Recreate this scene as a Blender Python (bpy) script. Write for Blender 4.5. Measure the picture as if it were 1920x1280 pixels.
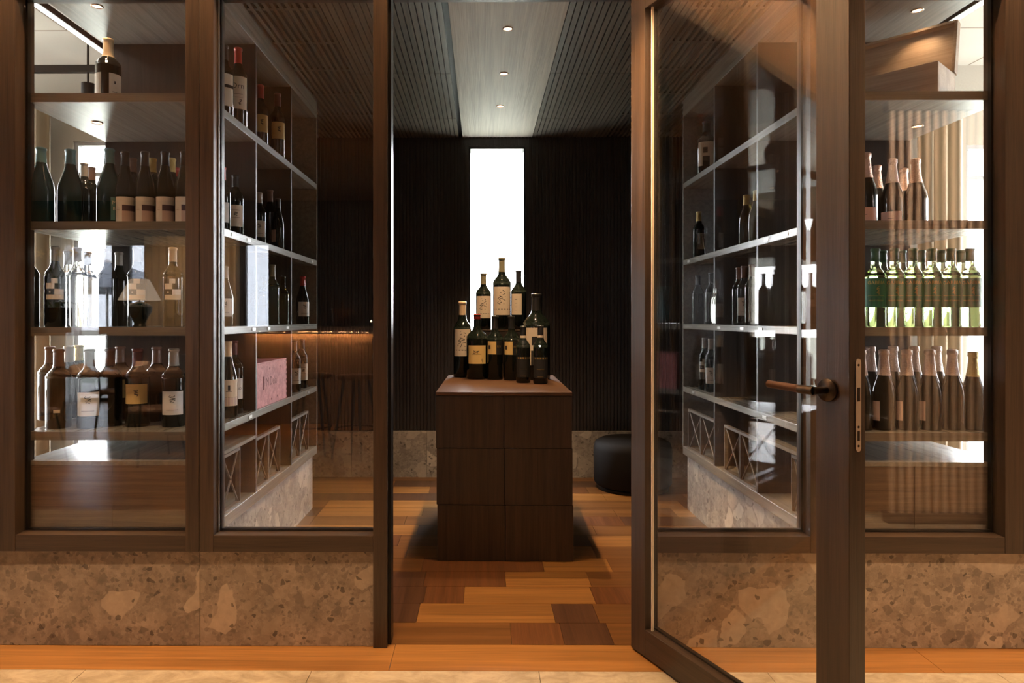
import bpy, math, random
from mathutils import Vector, Matrix
random.seed(7)
PI = math.pi
# ---------------------------------------------------------------- scene, camera, world, light
SC = bpy.context.scene
C = SC.collection
for o in list(bpy.data.objects): bpy.data.objects.remove(o, do_unlink=True)
F = 1300.0; PX = 894.0; PY = 597.0; YAW = 0.0075; CZ = 1.24
cam_d = bpy.data.cameras.new('camera'); cam = bpy.data.objects.new('camera', cam_d); C.objects.link(cam)
cam_d.sensor_fit = 'HORIZONTAL'; cam_d.sensor_width = 36.0; cam_d.lens = 36.0*F/1920.0
cam_d.shift_x = (960-PX)/1920.0; cam_d.shift_y = (PY-640)/1920.0
cam_d.clip_start = 0.05; cam_d.clip_end = 500
cam.location = (0, 0, CZ); cam.rotation_euler = (PI/2, 0, YAW)
SC.camera = cam
SC.view_settings.view_transform = 'Standard'; SC.view_settings.look = 'None'
SC.view_settings.gamma = 1.0; SC.view_settings.exposure = 1.1; SC.view_settings.use_curve_mapping = False
W = bpy.data.worlds.new('sky'); SC.world = W; W.use_nodes = True
wn = W.node_tree.nodes; wl = W.node_tree.links; wn.clear()
wo = wn.new('ShaderNodeOutputWorld'); wb = wn.new('ShaderNodeBackground')
wb.inputs['Color'].default_value = (0.94, 0.97, 1.0, 1); wb.inputs['Strength'].default_value = 16.0
wl.new(wb.outputs[0], wo.inputs['Surface'])

def U(px, Y):
    """world X of picture column px at world depth Y"""
    dx = (px-PX)/F; c, s = math.cos(YAW), math.sin(YAW)
    return Y*(dx*c - s)/(dx*s + c)
def Zp(px, py, Y):
    dx = (px-PX)/F; c, s = math.cos(YAW), math.sin(YAW)
    return CZ - (py-PY)/F * Y/(dx*s + c)

def portal(loc, rot, sx, sy):
    l = bpy.data.lights.new('daylight_portal', 'AREA'); l.shape = 'RECTANGLE'; l.size = sx; l.size_y = sy
    l.cycles.is_portal = True
    o = bpy.data.objects.new('daylight_portal', l); C.objects.link(o); o.location = loc; o.rotation_euler = rot
def spot(loc, power, col, ang=110, blend=1.0, rad=0.03, target=None, name='downlight_or_added_beam'):
    l = bpy.data.lights.new(name, 'SPOT'); l.energy = power; l.color = col; l.spot_size = math.radians(ang)
    l.spot_blend = blend; l.shadow_soft_size = rad
    o = bpy.data.objects.new(name, l); C.objects.link(o); o.location = loc
    if target is not None:
        o.rotation_euler = (Vector(target)-Vector(loc)).to_track_quat('-Z', 'Y').to_euler()
    return o
WARM = (1.0, 0.64, 0.35)
# daylight through the windows (portals only guide the sky light)
BW = (U(879, 5.45), U(985, 5.45))
portal(((BW[0]+BW[1])/2, 5.55, 1.5), (-PI/2, 0, 0), BW[1]-BW[0], 2.3)
portal((-4.9, 5.55, 1.35), (-PI/2, 0, 0), 4.0, 2.7)
portal((-7.15, 4.05, 1.4), (0, PI/2, 0), 2.5, 2.3)
portal((6.15, 4.05, 1.4), (0, -PI/2, 0), 2.5, 2.3)
portal((4.9, 5.55, 1.35), (-PI/2, 0, 0), 2.2, 2.7)
portal((-4.9, -5.1, 1.2), (PI/2, 0, 0), 3.6, 2.4)
# warm downlights of the dining room, in front of the glass wall
for (lx, ly, pw) in ((-2.3, 1.95, 115), (-1.35, 1.95, 115), (-0.45, 1.85, 62), (0.35, 1.85, 62), (1.45, 1.75, 130), (2.4, 1.75, 130)):
    spot((lx, ly, 2.93), pw, WARM, 54 if pw == 62 else 63, 1.0, 0.04, (lx, ly+0.15, 0))
spot((-3.5, -1.1, 2.93), 120, WARM, 50, 1.0, 0.04)  # unseen spot added to brighten the mirrored dining table
spot((0.0, 1.95, 2.93), 260, (1.0, .58, .27), 30, 1.0, 0.03, (0.60, 2.50, 2.0))
spot((-4.1, -3.4, 2.93), 130, WARM, 80, 1.0, 0.04, (-4.2, -4.85, 1.4))  # unseen spot added to brighten the mirrored olive curtain
for (lx, ly) in ((-4.6, -0.6), (-2.4, -0.8), (-0.6, -2.0), (2.6, -0.5), (-3.5, -1.3)):
    spot((lx, ly, 2.93), 40, WARM, 110, 1.0, 0.04)  # unseen spots added so the mirrored furniture shows up

spot((2.75, 2.25, 2.93), 150, (1.0, .82, .64), 100, 1.0, 0.04, (2.7, 1.0, 1.2))  # unseen spot added to make the slatted screen show in the glass
# ---------------------------------------------------------------- materials
MATS = {}
def nodes(name):
    m = bpy.data.materials.new(name); m.use_nodes = True; t = m.node_tree
    return m, t.nodes, t.links, t.nodes['Principled BSDF']
def plain(name, col, rough=0.5, metal=0.0, spec=0.5, coat=0.0, emit=None, es=0.0, bump=0.0, bscale=200):
    if name in MATS: return MATS[name]
    m, n, l, p = nodes(name)
    p.inputs['Base Color'].default_value = (*col, 1); p.inputs['Roughness'].default_value = rough
    p.inputs['Metallic'].default_value = metal; p.inputs['Specular IOR Level'].default_value = spec
    p.inputs['Coat Weight'].default_value = coat
    if emit:
        p.inputs['Emission Color'].default_value = (*emit, 1); p.inputs['Emission Strength'].default_value = es
    nz = n.new('ShaderNodeTexNoise'); nz.inputs['Scale'].default_value = bscale*0.2; nz.inputs['Detail'].default_value = 3
    tc = n.new('ShaderNodeTexCoord'); l.new(tc.outputs['Object'], nz.inputs['Vector'])
    mr = n.new('ShaderNodeMapRange'); mr.inputs[3].default_value = max(0.02, rough-0.05); mr.inputs[4].default_value = rough+0.05
    l.new(nz.outputs[0], mr.inputs[0]); l.new(mr.outputs[0], p.inputs['Roughness'])
    if bump:
        nb = n.new('ShaderNodeTexNoise'); nb.inputs['Scale'].default_value = bscale; nb.inputs['Detail'].default_value = 4
        l.new(tc.outputs['Object'], nb.inputs['Vector'])
        b = n.new('ShaderNodeBump'); b.inputs['Strength'].default_value = bump; b.inputs['Distance'].default_value = 0.01
        l.new(nb.outputs[0], b.inputs['Height']); l.new(b.outputs[0], p.inputs['Normal'])
    MATS[name] = m; return m
def wood(name, c1, c2, axis='Z', rough=0.45, scale=1.0, bump=0.15, spec=0.5, fine=1.0):
    if name in MATS: return MATS[name]
    m, n, l, p = nodes(name)
    tc = n.new('ShaderNodeTexCoord'); mp = n.new('ShaderNodeMapping'); l.new(tc.outputs['Object'], mp.inputs['Vector'])
    oi = n.new('ShaderNodeObjectInfo'); ad = n.new('ShaderNodeVectorMath'); ad.operation = 'MULTIPLY'
    sc = {'X': (1.2, 45, 45), 'Y': (45, 1.2, 45), 'Z': (45, 45, 1.2)}[axis]
    mp.inputs['Scale'].default_value = [v*scale for v in sc]
    l.new(oi.outputs['Random'], ad.inputs[0]); ad.inputs[1].default_value = (13, 17, 19); l.new(ad.outputs[0], mp.inputs['Location'])
    n1 = n.new('ShaderNodeTexNoise'); n1.inputs['Scale'].default_value = 1.0; n1.inputs['Detail'].default_value = 6; n1.inputs['Distortion'].default_value = 0.6
    l.new(mp.outputs[0], n1.inputs['Vector'])
    mp2 = n.new('ShaderNodeMapping'); mp2.inputs['Scale'].default_value = [v*scale*7*fine for v in sc]; l.new(tc.outputs['Object'], mp2.inputs['Vector'])
    n2 = n.new('ShaderNodeTexNoise'); n2.inputs['Scale'].default_value = 1.0; n2.inputs['Detail'].default_value = 2
    l.new(mp2.outputs[0], n2.inputs['Vector'])
    mx = n.new('ShaderNodeMath'); mx.operation = 'ADD'; l.new(n1.outputs[0], mx.inputs[0])
    ml = n.new('ShaderNodeMath'); ml.operation = 'MULTIPLY'; ml.inputs[1].default_value = 0.6; l.new(n2.outputs[0], ml.inputs[0]); l.new(ml.outputs[0], mx.inputs[1])
    cr = n.new('ShaderNodeValToRGB'); cr.color_ramp.elements[0].position = 0.58; cr.color_ramp.elements[1].position = 1.02
    cr.color_ramp.elements[0].color = (*c1, 1); cr.color_ramp.elements[1].color = (*c2, 1)
    l.new(mx.outputs[0], cr.inputs[0]); l.new(cr.outputs[0], p.inputs['Base Color'])
    p.inputs['Roughness'].default_value = rough; p.inputs['Specular IOR Level'].default_value = spec
    b = n.new('ShaderNodeBump'); b.inputs['Strength'].default_value = bump; b.inputs['Distance'].default_value = 0.004
    l.new(mx.outputs[0], b.inputs['Height']); l.new(b.outputs[0], p.inputs['Normal'])
    MATS[name] = m; return m
def stone(name, tint=(1, 1, 1), big=7.5, rough=0.55, thr=.70):
    if name in MATS: return MATS[name]
    m, n, l, p = nodes(name)
    tc = n.new('ShaderNodeTexCoord'); oi = n.new('ShaderNodeObjectInfo')
    mu = n.new('ShaderNodeVectorMath'); mu.operation = 'MULTIPLY'; mu.inputs[1].default_value = (37, 23, 41); l.new(oi.outputs['Random'], mu.inputs[0])
    ad = n.new('ShaderNodeVectorMath'); ad.operation = 'ADD'; l.new(tc.outputs['Object'], ad.inputs[0]); l.new(mu.outputs[0], ad.inputs[1])
    def warp(amt, scl):
        nz = n.new('ShaderNodeTexNoise'); nz.inputs['Scale'].default_value = scl; nz.inputs['Detail'].default_value = 4; l.new(ad.outputs[0], nz.inputs['Vector'])
        s = n.new('ShaderNodeVectorMath'); s.operation = 'SCALE'; s.inputs['Scale'].default_value = amt; l.new(nz.outputs['Color'], s.inputs[0])
        a = n.new('ShaderNodeVectorMath'); a.operation = 'ADD'; l.new(ad.outputs[0], a.inputs[0]); l.new(s.outputs[0], a.inputs[1]); return a.outputs[0]
    def mixc(fac, a, b, mode='MIX'):
        x = n.new('ShaderNodeMix'); x.data_type = 'RGBA'; x.blend_type = mode
        if isinstance(fac, float): x.inputs[0].default_value = fac
        else: l.new(fac, x.inputs[0])
        for v, i in ((a, 6), (b, 7)):
            if isinstance(v, tuple): x.inputs[i].default_value = (*v, 1)
            else: l.new(v, x.inputs[i])
        return x.outputs[2]
    T = lambda c: tuple(c[i]*tint[i] for i in range(3))
    nz = n.new('ShaderNodeTexNoise'); nz.inputs['Scale'].default_value = 9; nz.inputs['Detail'].default_value = 12; nz.inputs['Roughness'].default_value = 0.78
    l.new(ad.outputs[0], nz.inputs['Vector'])
    r0 = n.new('ShaderNodeValToRGB'); r0.color_ramp.elements[0].position = .35; r0.color_ramp.elements[1].position = .66
    r0.color_ramp.elements[0].color = (*T((.17, .135, .105)), 1); r0.color_ramp.elements[1].color = (*T((.45, .36, .285)), 1)
    l.new(nz.outputs[0], r0.inputs[0]); col = r0.outputs[0]
    def clasts(col, scale, thr, edge, wamt, wscl, cA, cB):
        v = warp(wamt, wscl)
        a = n.new('ShaderNodeTexVoronoi'); a.inputs['Scale'].default_value = scale; l.new(v, a.inputs['Vector'])
        e = n.new('ShaderNodeTexVoronoi'); e.feature = 'DISTANCE_TO_EDGE'; e.inputs['Scale'].default_value = scale; l.new(v, e.inputs['Vector'])
        sp = n.new('ShaderNodeSeparateColor'); l.new(a.outputs['Color'], sp.inputs[0])
        g = n.new('ShaderNodeMath'); g.operation = 'GREATER_THAN'; g.inputs[1].default_value = thr; l.new(sp.outputs[0], g.inputs[0])
        h = n.new('ShaderNodeMapRange'); h.inputs[1].default_value = edge; h.inputs[2].default_value = edge+0.02; l.new(e.outputs['Distance'], h.inputs[0])
        k = n.new('ShaderNodeMath'); k.operation = 'MULTIPLY'; l.new(g.outputs[0], k.inputs[0]); l.new(h.outputs[0], k.inputs[1])
        k2 = n.new('ShaderNodeMath'); k2.operation = 'MULTIPLY'; k2.inputs[1].default_value = .72; l.new(k.outputs[0], k2.inputs[0])
        cc = mixc(sp.outputs[1], T(cA), T(cB))
        nn = n.new('ShaderNodeTexNoise'); nn.inputs['Scale'].default_value = 30; nn.inputs['Detail'].default_value = 6; l.new(ad.outputs[0], nn.inputs['Vector'])
        mr = n.new('ShaderNodeMapRange'); mr.inputs[3].default_value = .72; mr.inputs[4].default_value = 1.2; l.new(nn.outputs[0], mr.inputs[0])
        hv = n.new('ShaderNodeVectorMath'); hv.operation = 'SCALE'; l.new(cc, hv.inputs[0]); l.new(mr.outputs[0], hv.inputs['Scale'])
        return mixc(k2.outputs[0], col, hv.outputs[0])
    col = clasts(col, 75, .62, .04, .012, 40, (.14, .11, .09), (.40, .33, .26))
    col = clasts(col, 27, .66, .05, .05, 18, (.15, .12, .10), (.40, .32, .25))
    col = clasts(col, big, thr, .035, .11, 6, (.34, .27, .21), (.60, .49, .38))
    col = clasts(col, 48, .945, .12, .03, 20, (.035, .028, .024), (.09, .07, .055))
    l.new(col, p.inputs['Base Color']); p.inputs['Roughness'].default_value = rough
    b = n.new('ShaderNodeBump'); b.inputs['Strength'].default_value = .12; b.inputs['Distance'].default_value = .003
    l.new(nz.outputs[0], b.inputs['Height']); l.new(b.outputs[0], p.inputs['Normal'])
    MATS[name] = m; return m
def travertine():
    if 'travertine' in MATS: return MATS['travertine']
    m, n, l, p = nodes('travertine')
    tc = n.new('ShaderNodeTexCoord'); mp = n.new('ShaderNodeMapping'); mp.inputs['Scale'].default_value = (1, 1.6, 1); l.new(tc.outputs['Object'], mp.inputs[0])
    nz = n.new('ShaderNodeTexNoise'); nz.inputs['Scale'].default_value = 11; nz.inputs['Detail'].default_value = 10; nz.inputs['Roughness'].default_value = .7; nz.inputs['Distortion'].default_value = .8
    l.new(mp.outputs[0], nz.inputs[0])
    r = n.new('ShaderNodeValToRGB'); e = r.color_ramp.elements; e[0].position = .36; e[0].color = (.25, .20, .135, 1); e[1].position = .62; e[1].color = (.40, .34, .25, 1)
    l.new(nz.outputs[0], r.inputs[0]); l.new(r.outputs[0], p.inputs['Base Color']); p.inputs['Roughness'].default_value = .45
    MATS['travertine'] = m; return m
def glassmat(name, r0=0.07, tint=(1, 1, 1)):
    """clear pane: see-through with a mirror share that grows towards grazing view"""
    if name in MATS: return MATS[name]
    m = bpy.data.materials.new(name); m.use_nodes = True; n = m.node_tree.nodes; l = m.node_tree.links; n.clear()
    o = n.new('ShaderNodeOutputMaterial'); t = n.new('ShaderNodeBsdfTransparent'); t.inputs[0].default_value = (*tint, 1)
    g = n.new('ShaderNodeBsdfGlossy'); g.inputs['Roughness'].default_value = 0.0
    lw = n.new('ShaderNodeLayerWeight'); lw.inputs[0].default_value = .5
    pw = n.new('ShaderNodeMath'); pw.operation = 'POWER'; pw.inputs[1].default_value = 5; l.new(lw.outputs['Facing'], pw.inputs[0])
    ma = n.new('ShaderNodeMath'); ma.operation = 'MULTIPLY_ADD'; ma.inputs[1].default_value = 1-r0; ma.inputs[2].default_value = r0; l.new(pw.outputs[0], ma.inputs[0])
    x = n.new('ShaderNodeMixShader'); l.new(ma.outputs[0], x.inputs[0]); l.new(t.outputs[0], x.inputs[1]); l.new(g.outputs[0], x.inputs[2])
    l.new(x.outputs[0], o.inputs[0]); MATS[name] = m; return m
def liquidglass(name, col, rough=0.02):
    if name in MATS: return MATS[name]
    m, n, l, p = nodes(name); p.inputs['Base Color'].default_value = (*col, 1); p.inputs['Transmission Weight'].default_value = 1
    p.inputs['Roughness'].default_value = rough; p.inputs['IOR'].default_value = 1.35
    MATS[name] = m; return m
def crackplaster():
    if 'concrete' in MATS: return MATS['concrete']
    m, n, l, p = nodes('concrete')
    tc = n.new('ShaderNodeTexCoord')
    nz = n.new('ShaderNodeTexNoise'); nz.inputs['Scale'].default_value = 2.5; nz.inputs['Detail'].default_value = 8; l.new(tc.outputs['Object'], nz.inputs[0])
    br = n.new('ShaderNodeTexBrick'); br.inputs['Scale'].default_value = 1.0; br.inputs['Mortar Size'].default_value = .008
    br.inputs['Brick Width'].default_value = 1.9; br.inputs['Row Height'].default_value = .95
    br.inputs['Color1'].default_value = (1, 1, 1, 1); br.inputs['Color2'].default_value = (.93, .93, .93, 1); br.inputs['Mortar'].default_value = (.35, .3, .25, 1)
    l.new(tc.outputs['Object'], br.inputs['Vector'])
    r = n.new('ShaderNodeValToRGB'); r.color_ramp.elements[0].color = (.34, .315, .25, 1); r.color_ramp.elements[1].color = (.48, .45, .37, 1); l.new(nz.outputs[0], r.inputs[0])
    x = n.new('ShaderNodeMix'); x.data_type = 'RGBA'; x.blend_type = 'MULTIPLY'; x.inputs[0].default_value = 1; l.new(r.outputs[0], x.inputs[6]); l.new(br.outputs[0], x.inputs[7])
    l.new(x.outputs[2], p.inputs['Base Color']); p.inputs['Roughness'].default_value = .8
    MATS['concrete'] = m; return m

FRAME = wood('frame_oak', (.030, .019, .0125), (.062, .040, .026), 'Z', .38)
FRAMEH = wood('frame_oak_horizontal', (.030, .019, .0125), (.062, .040, .026), 'X', .38)
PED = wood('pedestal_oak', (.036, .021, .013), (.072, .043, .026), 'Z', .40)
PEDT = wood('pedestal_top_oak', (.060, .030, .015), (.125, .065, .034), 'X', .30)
SHELF = wood('shelf_oak_daylit', (.17, .158, .13), (.26, .24, .20), 'Y', .27)  # paled oak carries the daylight sheen of edges and undersides
SHELFX = wood('shelf_oak_end', (.115, .095, .072), (.18, .15, .115), 'X', .42)
PANEL = wood('panel_oak', (.085, .058, .042), (.17, .118, .084), 'X', .40)
DARKW = wood('dark_oak', (.022, .017, .014), (.046, .034, .026), 'Z', .42)
HONEY = wood('honey_oak', (.155, .068, .018), (.32, .150, .042), 'X', .28, .5, .06)
SMOKED = wood('smoked_oak', (.075, .029, .011), (.16, .064, .023), 'Y', .28, .8, .1)
CHAR = wood('charred_oak', (.045, .021, .011), (.095, .043, .021), 'Y', .28, .8, .1)
MIDO = wood('amber_oak', (.095, .040, .012), (.18, .080, .024), 'X', .28, .5, .06)
BLACKW = wood('black_ribs', (.024, .020, .018), (.046, .039, .035), 'Z', .30)
CEILW = wood('ceiling_oak_glare', (.30, .275, .225), (.42, .385, .32), 'Y', .60, .8, .4, fine=.5)  # pale tone stands in for window glare on the strip
CEILD = wood('ceiling_slat_oak', (.085, .076, .06), (.15, .132, .104), 'Y', .40)
RAWW = wood('raw_pine', (.36, .245, .155), (.52, .38, .255), 'X', .5, .5)
PINKW = wood('pink_stained_pine', (.50, .13, .14), (.80, .27, .27), 'X', .55, .6)
LIGHTO = wood('light_oak', (.50, .33, .18), (.70, .50, .30), 'Z', .5, .5)
CEPPO = stone('conglomerate_stone'); CEPPOF = stone('fine_conglomerate_stone', (.9, .9, .9), 7.5, thr=.88); CEPPO2 = stone('conglomerate_stone_daylit', (1.12, 1.28, 1.42), 8)  # the last one's raised tint stands in for daylight on the inner plinths
BLACK = plain('black_metal', (.012, .012, .012), .35, .6)
BRONZE = plain('dark_bronze', (.055, .042, .034), .35, .9)
LEVER = plain('knurled_bronze', (.09, .048, .030), .35, .8, bump=.4, bscale=700)
STEEL = plain('brushed_steel', (.62, .58, .54), .3, 1.0)
WHITE = plain('white_plastic', (.72, .74, .72), .4)
GLASS = glassmat('facade_glass', .095)
GLASSD = glassmat('door_glass', .06)
WGLASS = glassmat('window_glass', .04)
TGLASS = glassmat('tinted_window_glass', .05, (.42, .43, .45))  # dark tint added to tone down daylight from the mirrored windows
BEAD = plain('glass_edge_seal', (.62, .58, .50), .25)
PLASTER = plain('brown_plaster', (.42, .29, .19), .8, bump=.6, bscale=25)
CURT = plain('linen_curtain', (.36, .30, .21), .85, bump=.15, bscale=300)
CURT2 = plain('olive_curtain', (.52, .42, .27), .85, bump=.15, bscale=300)
LED = plain('led_warm', (1, .7, .4), .5, emit=(1, .62, .32), es=55)
LED2 = plain('led_counter', (1, .7, .4), .5, emit=(1, .50, .18), es=220)
LEDW = plain('led_white', (1, 1, 1), .5, emit=(1, .97, .9), es=6)
BULB = plain('bulb', (1, .8, .6), .5, emit=(1, .68, .38), es=7)
RIM = plain('copper_rim', (.38, .22, .14), .35, .8)

# ---------------------------------------------------------------- mesh helpers
class MB:
    def __init__(s): s.v = []; s.f = []; s.mi = []; s.sm = []
    def add(s, vs, fs, mi=0, sm=False):
        b = len(s.v); s.v += [tuple(v) for v in vs]
        for f in fs: s.f.append([b+i for i in f]); s.mi.append(mi); s.sm.append(sm)
    def box(s, x0, x1, y0, y1, z0, z1, mi=0, M=None):
        vs = [(x, y, z) for z in (z0, z1) for y in (y0, y1) for x in (x0, x1)]
        if M is not None: vs = [tuple(M @ Vector(v)) for v in vs]
        s.add(vs, [(0, 2, 3, 1), (4, 5, 7, 6), (0, 1, 5, 4), (2, 6, 7, 3), (0, 4, 6, 2), (1, 3, 7, 5)], mi); return s
    def prism(s, prof, a, b, axis='y', mi=0):
        n = len(prof); P = (lambda p, t: (p[0], t, p[1])) if axis == 'y' else ((lambda p, t: (t, p[0], p[1])) if axis == 'x' else (lambda p, t: (p[0], p[1], t)))
        vs = [P(p, a) for p in prof]+[P(p, b) for p in prof]
        s.add(vs, [tuple(range(n)), tuple(range(2*n-1, n-1, -1))]+[(i, (i+1) % n, n+(i+1) % n, n+i) for i in range(n)], mi); return s
    def lathe(s, prof, seg=24, c=(0, 0, 0), mi=0, a0=0, a1=2*PI, sm=True):
        full = abs(a1-a0-2*PI) < 1e-6; k = seg if full else seg+1; vs = []
        for (r, z) in prof:
            for i in range(k):
                a = a0+(a1-a0)*i/seg; vs.append((c[0]+r*math.cos(a), c[1]+r*math.sin(a), c[2]+z))
        fs = []
        for j in range(len(prof)-1):
            for i in range(seg):
                i2 = (i+1) % k; fs.append((j*k+i, j*k+i2, (j+1)*k+i2, (j+1)*k+i))
        s.add(vs, fs, mi, sm); return s
    def tube(s, p0, p1, r0, r1=None, seg=8, mi=0):
        r1 = r0 if r1 is None else r1; p0 = Vector(p0); p1 = Vector(p1); d = (p1-p0).normalized()
        u = d.orthogonal().normalized(); w = d.cross(u); vs = []
        for (p, r) in ((p0, r0), (p1, r1)):
            for i in range(seg): a = 2*PI*i/seg; vs.append(p+u*(r*math.cos(a))+w*(r*math.sin(a)))
        s.add(vs, [(i, (i+1) % seg, seg+(i+1) % seg, seg+i) for i in range(seg)], mi, True)
        s.add(vs[:seg], [tuple(range(seg-1, -1, -1))], mi); s.add(vs[seg:], [tuple(range(seg))], mi); return s
    def path(s, pts, r, seg=8, mi=0):
        for a, b in zip(pts, pts[1:]): s.tube(a, b, r, r, seg, mi)
        return s
    def mesh(s, name, mats):
        me = bpy.data.meshes.new(name); me.from_pydata(s.v, [], s.f); 
        for m in (mats if isinstance(mats, (list, tuple)) else [mats]): me.materials.append(m)
        me.polygons.foreach_set('material_index', s.mi); me.polygons.foreach_set('use_smooth', s.sm); me.update()
        return me
    def build(s, name, mats, parent=None, bevel=0.0, loc=None, rot=None):
        o = bpy.data.objects.new(name, s.mesh(name, mats)); C.objects.link(o)
        if parent is not None: o.parent = parent
        if loc is not None: o.location = loc
        if rot is not None: o.rotation_euler = rot
        if bevel:
            b = o.modifiers.new('bevel', 'BEVEL'); b.width = bevel; b.segments = 2; b.limit_method = 'ANGLE'; b.angle_limit = math.radians(50)
        return o
def box(x0, x1, y0, y1, z0, z1): return MB().box(min(x0, x1), max(x0, x1), min(y0, y1), max(y0, y1), z0, z1)
def empty(name, loc=(0, 0, 0), rz=0.0):
    o = bpy.data.objects.new(name, None); C.objects.link(o); o.location = loc; o.rotation_euler = (0, 0, rz); o.empty_display_size = .1; return o
def tag(o, label, cat, group=None, kind=None):
    o['label'] = label; o['category'] = cat
    if group: o['group'] = group
    if kind: o['kind'] = kind
    return o
def struct(o, label=None):
    o['kind'] = 'structure'
    if label: o['label'] = label
    return o
TXT = {}
def textpts(s, size):
    """flat letters as (verts, faces), centred on the origin, x across, y up"""
    k = (s, size)
    if k in TXT: return TXT[k]
    cu = bpy.data.curves.new('t', 'FONT'); cu.body = s; cu.size = size; cu.align_x = 'CENTER'; cu.align_y = 'CENTER'; cu.resolution_u = 2
    ob = bpy.data.objects.new('t', cu); C.objects.link(ob); dg = bpy.context.evaluated_depsgraph_get()
    me = ob.evaluated_get(dg).to_mesh(); vs = [tuple(v.co) for v in me.vertices]; fs = [tuple(p.vertices) for p in me.polygons]
    ob.evaluated_get(dg).to_mesh_clear(); bpy.data.objects.remove(ob); bpy.data.curves.remove(cu)
    TXT[k] = (vs, fs); return TXT[k]
def arc_text(mb, s, size, r, z, a=0.0, mi=0):
    vs, fs = textpts(s, size)
    mb.add([(r*math.sin(v[0]/r+a), -r*math.cos(v[0]/r+a), z+v[1]) for v in vs], fs, mi)
def patch(mb, r, z0, z1, a0, a1, mi=0, seg=14):
    """curved sheet round a bottle; angle 0 faces -Y"""
    vs = []; fs = []
    for k in range(seg+1):
        a = a0+(a1-a0)*k/seg; x, y = r*math.sin(a), -r*math.cos(a); vs += [(x, y, z0), (x, y, z1)]
    for k in range(seg): fs.append((2*k, 2*k+2, 2*k+3, 2*k+1))
    mb.add(vs, fs, mi, True)

# ---------------------------------------------------------------- levels of the place
YG = 2.66          # glass plane
YF = 2.605         # face of the timber frame
YS = 2.62          # face of the stone plinth
YB = 5.45          # back wall of the cellar
CEIL = 2.66        # cellar ceiling
LX0, LX1 = -1.80, -1.08      # left cabinet
RX0, RX1 = 1.31, 2.03        # right cabinet
BAY = (2.69, 3.31, 3.92, 4.53)
SH = [(.766, .799), (1.173, 1.206), (1.586, 1.619), (2.084, 2.118)]   # shelf boards
TOPZ = 2.55
fx = lambda px: U(px, YF)

# ---------------------------------------------------------------- floors and ceilings
def plank_floor():
    mb = MB(); mb.box(-1.8, 2.03, 2.635, YB, -.06, -.004, 4)
    rows = {0: [(700, 3), (960, 3), (1059, 1), (1152, 2), (1500, 3)],
            1: [(780, 2), (1042, 0), (1124, 2), (1300, 3), (1500, 0)],
            2: [(793, 2), (869, 1), (1118, 0), (1290, 1), (1500, 0)],
            3: [(793, 2), (949, 1), (1110, 0), (1240, 3), (1400, 2)],
            4: [(790, 3), (1021, 1), (1150, 0), (1260, 3), (1400, 1)],
            5: [(760, 3), (900, 0), (1000, 3), (1120, 0), (1230, 3)],
            6: [(745, 1), (820, 3), (980, 0), (1110, 2), (1200, 0)],
            7: [(700, 0), (780, 0), (830, 2), (1020, 1), (1120, 3)]}
    g = .0009; y = 2.638; i = 0; rr = random.Random(3)
    while y < YB:
        y2 = min(y+.19, YB); x = -1.8; seq = []
        for (px, t) in rows.get(i, []):
            xe = U(px, y)
            if xe > x+.05: seq.append((x, xe, t)); x = xe
        while x < 2.03:
            xe = min(2.03, x+rr.choice((.28, .38, .57, .76))); seq.append((x, xe, rr.choice((0, 3, 0, 1, 2, 3)))); x = xe
        for (a, b, t) in seq: mb.box(a+g, b-g, y+g, y2-g, -.004, 0, t)
        y = y2; i += 1
    return mb
fl = plank_floor().build('floor', [HONEY, SMOKED, CHAR, MIDO, BLACK]); struct(fl, 'patchwork oak plank floor of the wine room')
mb = MB(); xs = [-7, U(735, 2.44)-1.9, U(735, 2.53), U(735, 2.53)+1.95, 5]
for a, b in zip(xs, xs[1:]): mb.box(a+.001, b-.001, 2.44, 2.637, -.05, 0)
struct(mb.build('floor', HONEY), 'honey oak threshold board in front of the glass wall')
mb = MB(); x = -7
while x < 5: mb.box(x+.001, min(x+.8, 5)-.001, 1.64, 2.439, -.05, 0); mb.box(x+.001, min(x+.8, 5)-.001, .84, 1.639, -.05, 0); x += .8
struct(mb.build('floor', travertine()), 'cream stone floor tiles of the dining room')
mb = MB(); rr = random.Random(5); y = .84
while y > -5:
    x = -7 - rr.random()
    while x < 5:
        x2 = x+rr.choice((.9, 1.2, 1.5)); mb.box(max(x, -7)+.001, max(min(x2, 5), max(x, -7)+.01)-.001, y-.16, y-.001, -.05, 0, rr.choice((0, 0, 1))); x = x2
    y -= .16
struct(mb.build('floor', [MIDO, HONEY]), 'oak plank floor of the dining room')
mb = MB(); mb.box(-7, -1.8, 2.66, YB, -.05, 0); mb.box(2.03, 6, 2.66, YB, -.05, 0)
struct(mb.build('floor', MIDO), 'oak floor of the side rooms')
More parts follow.
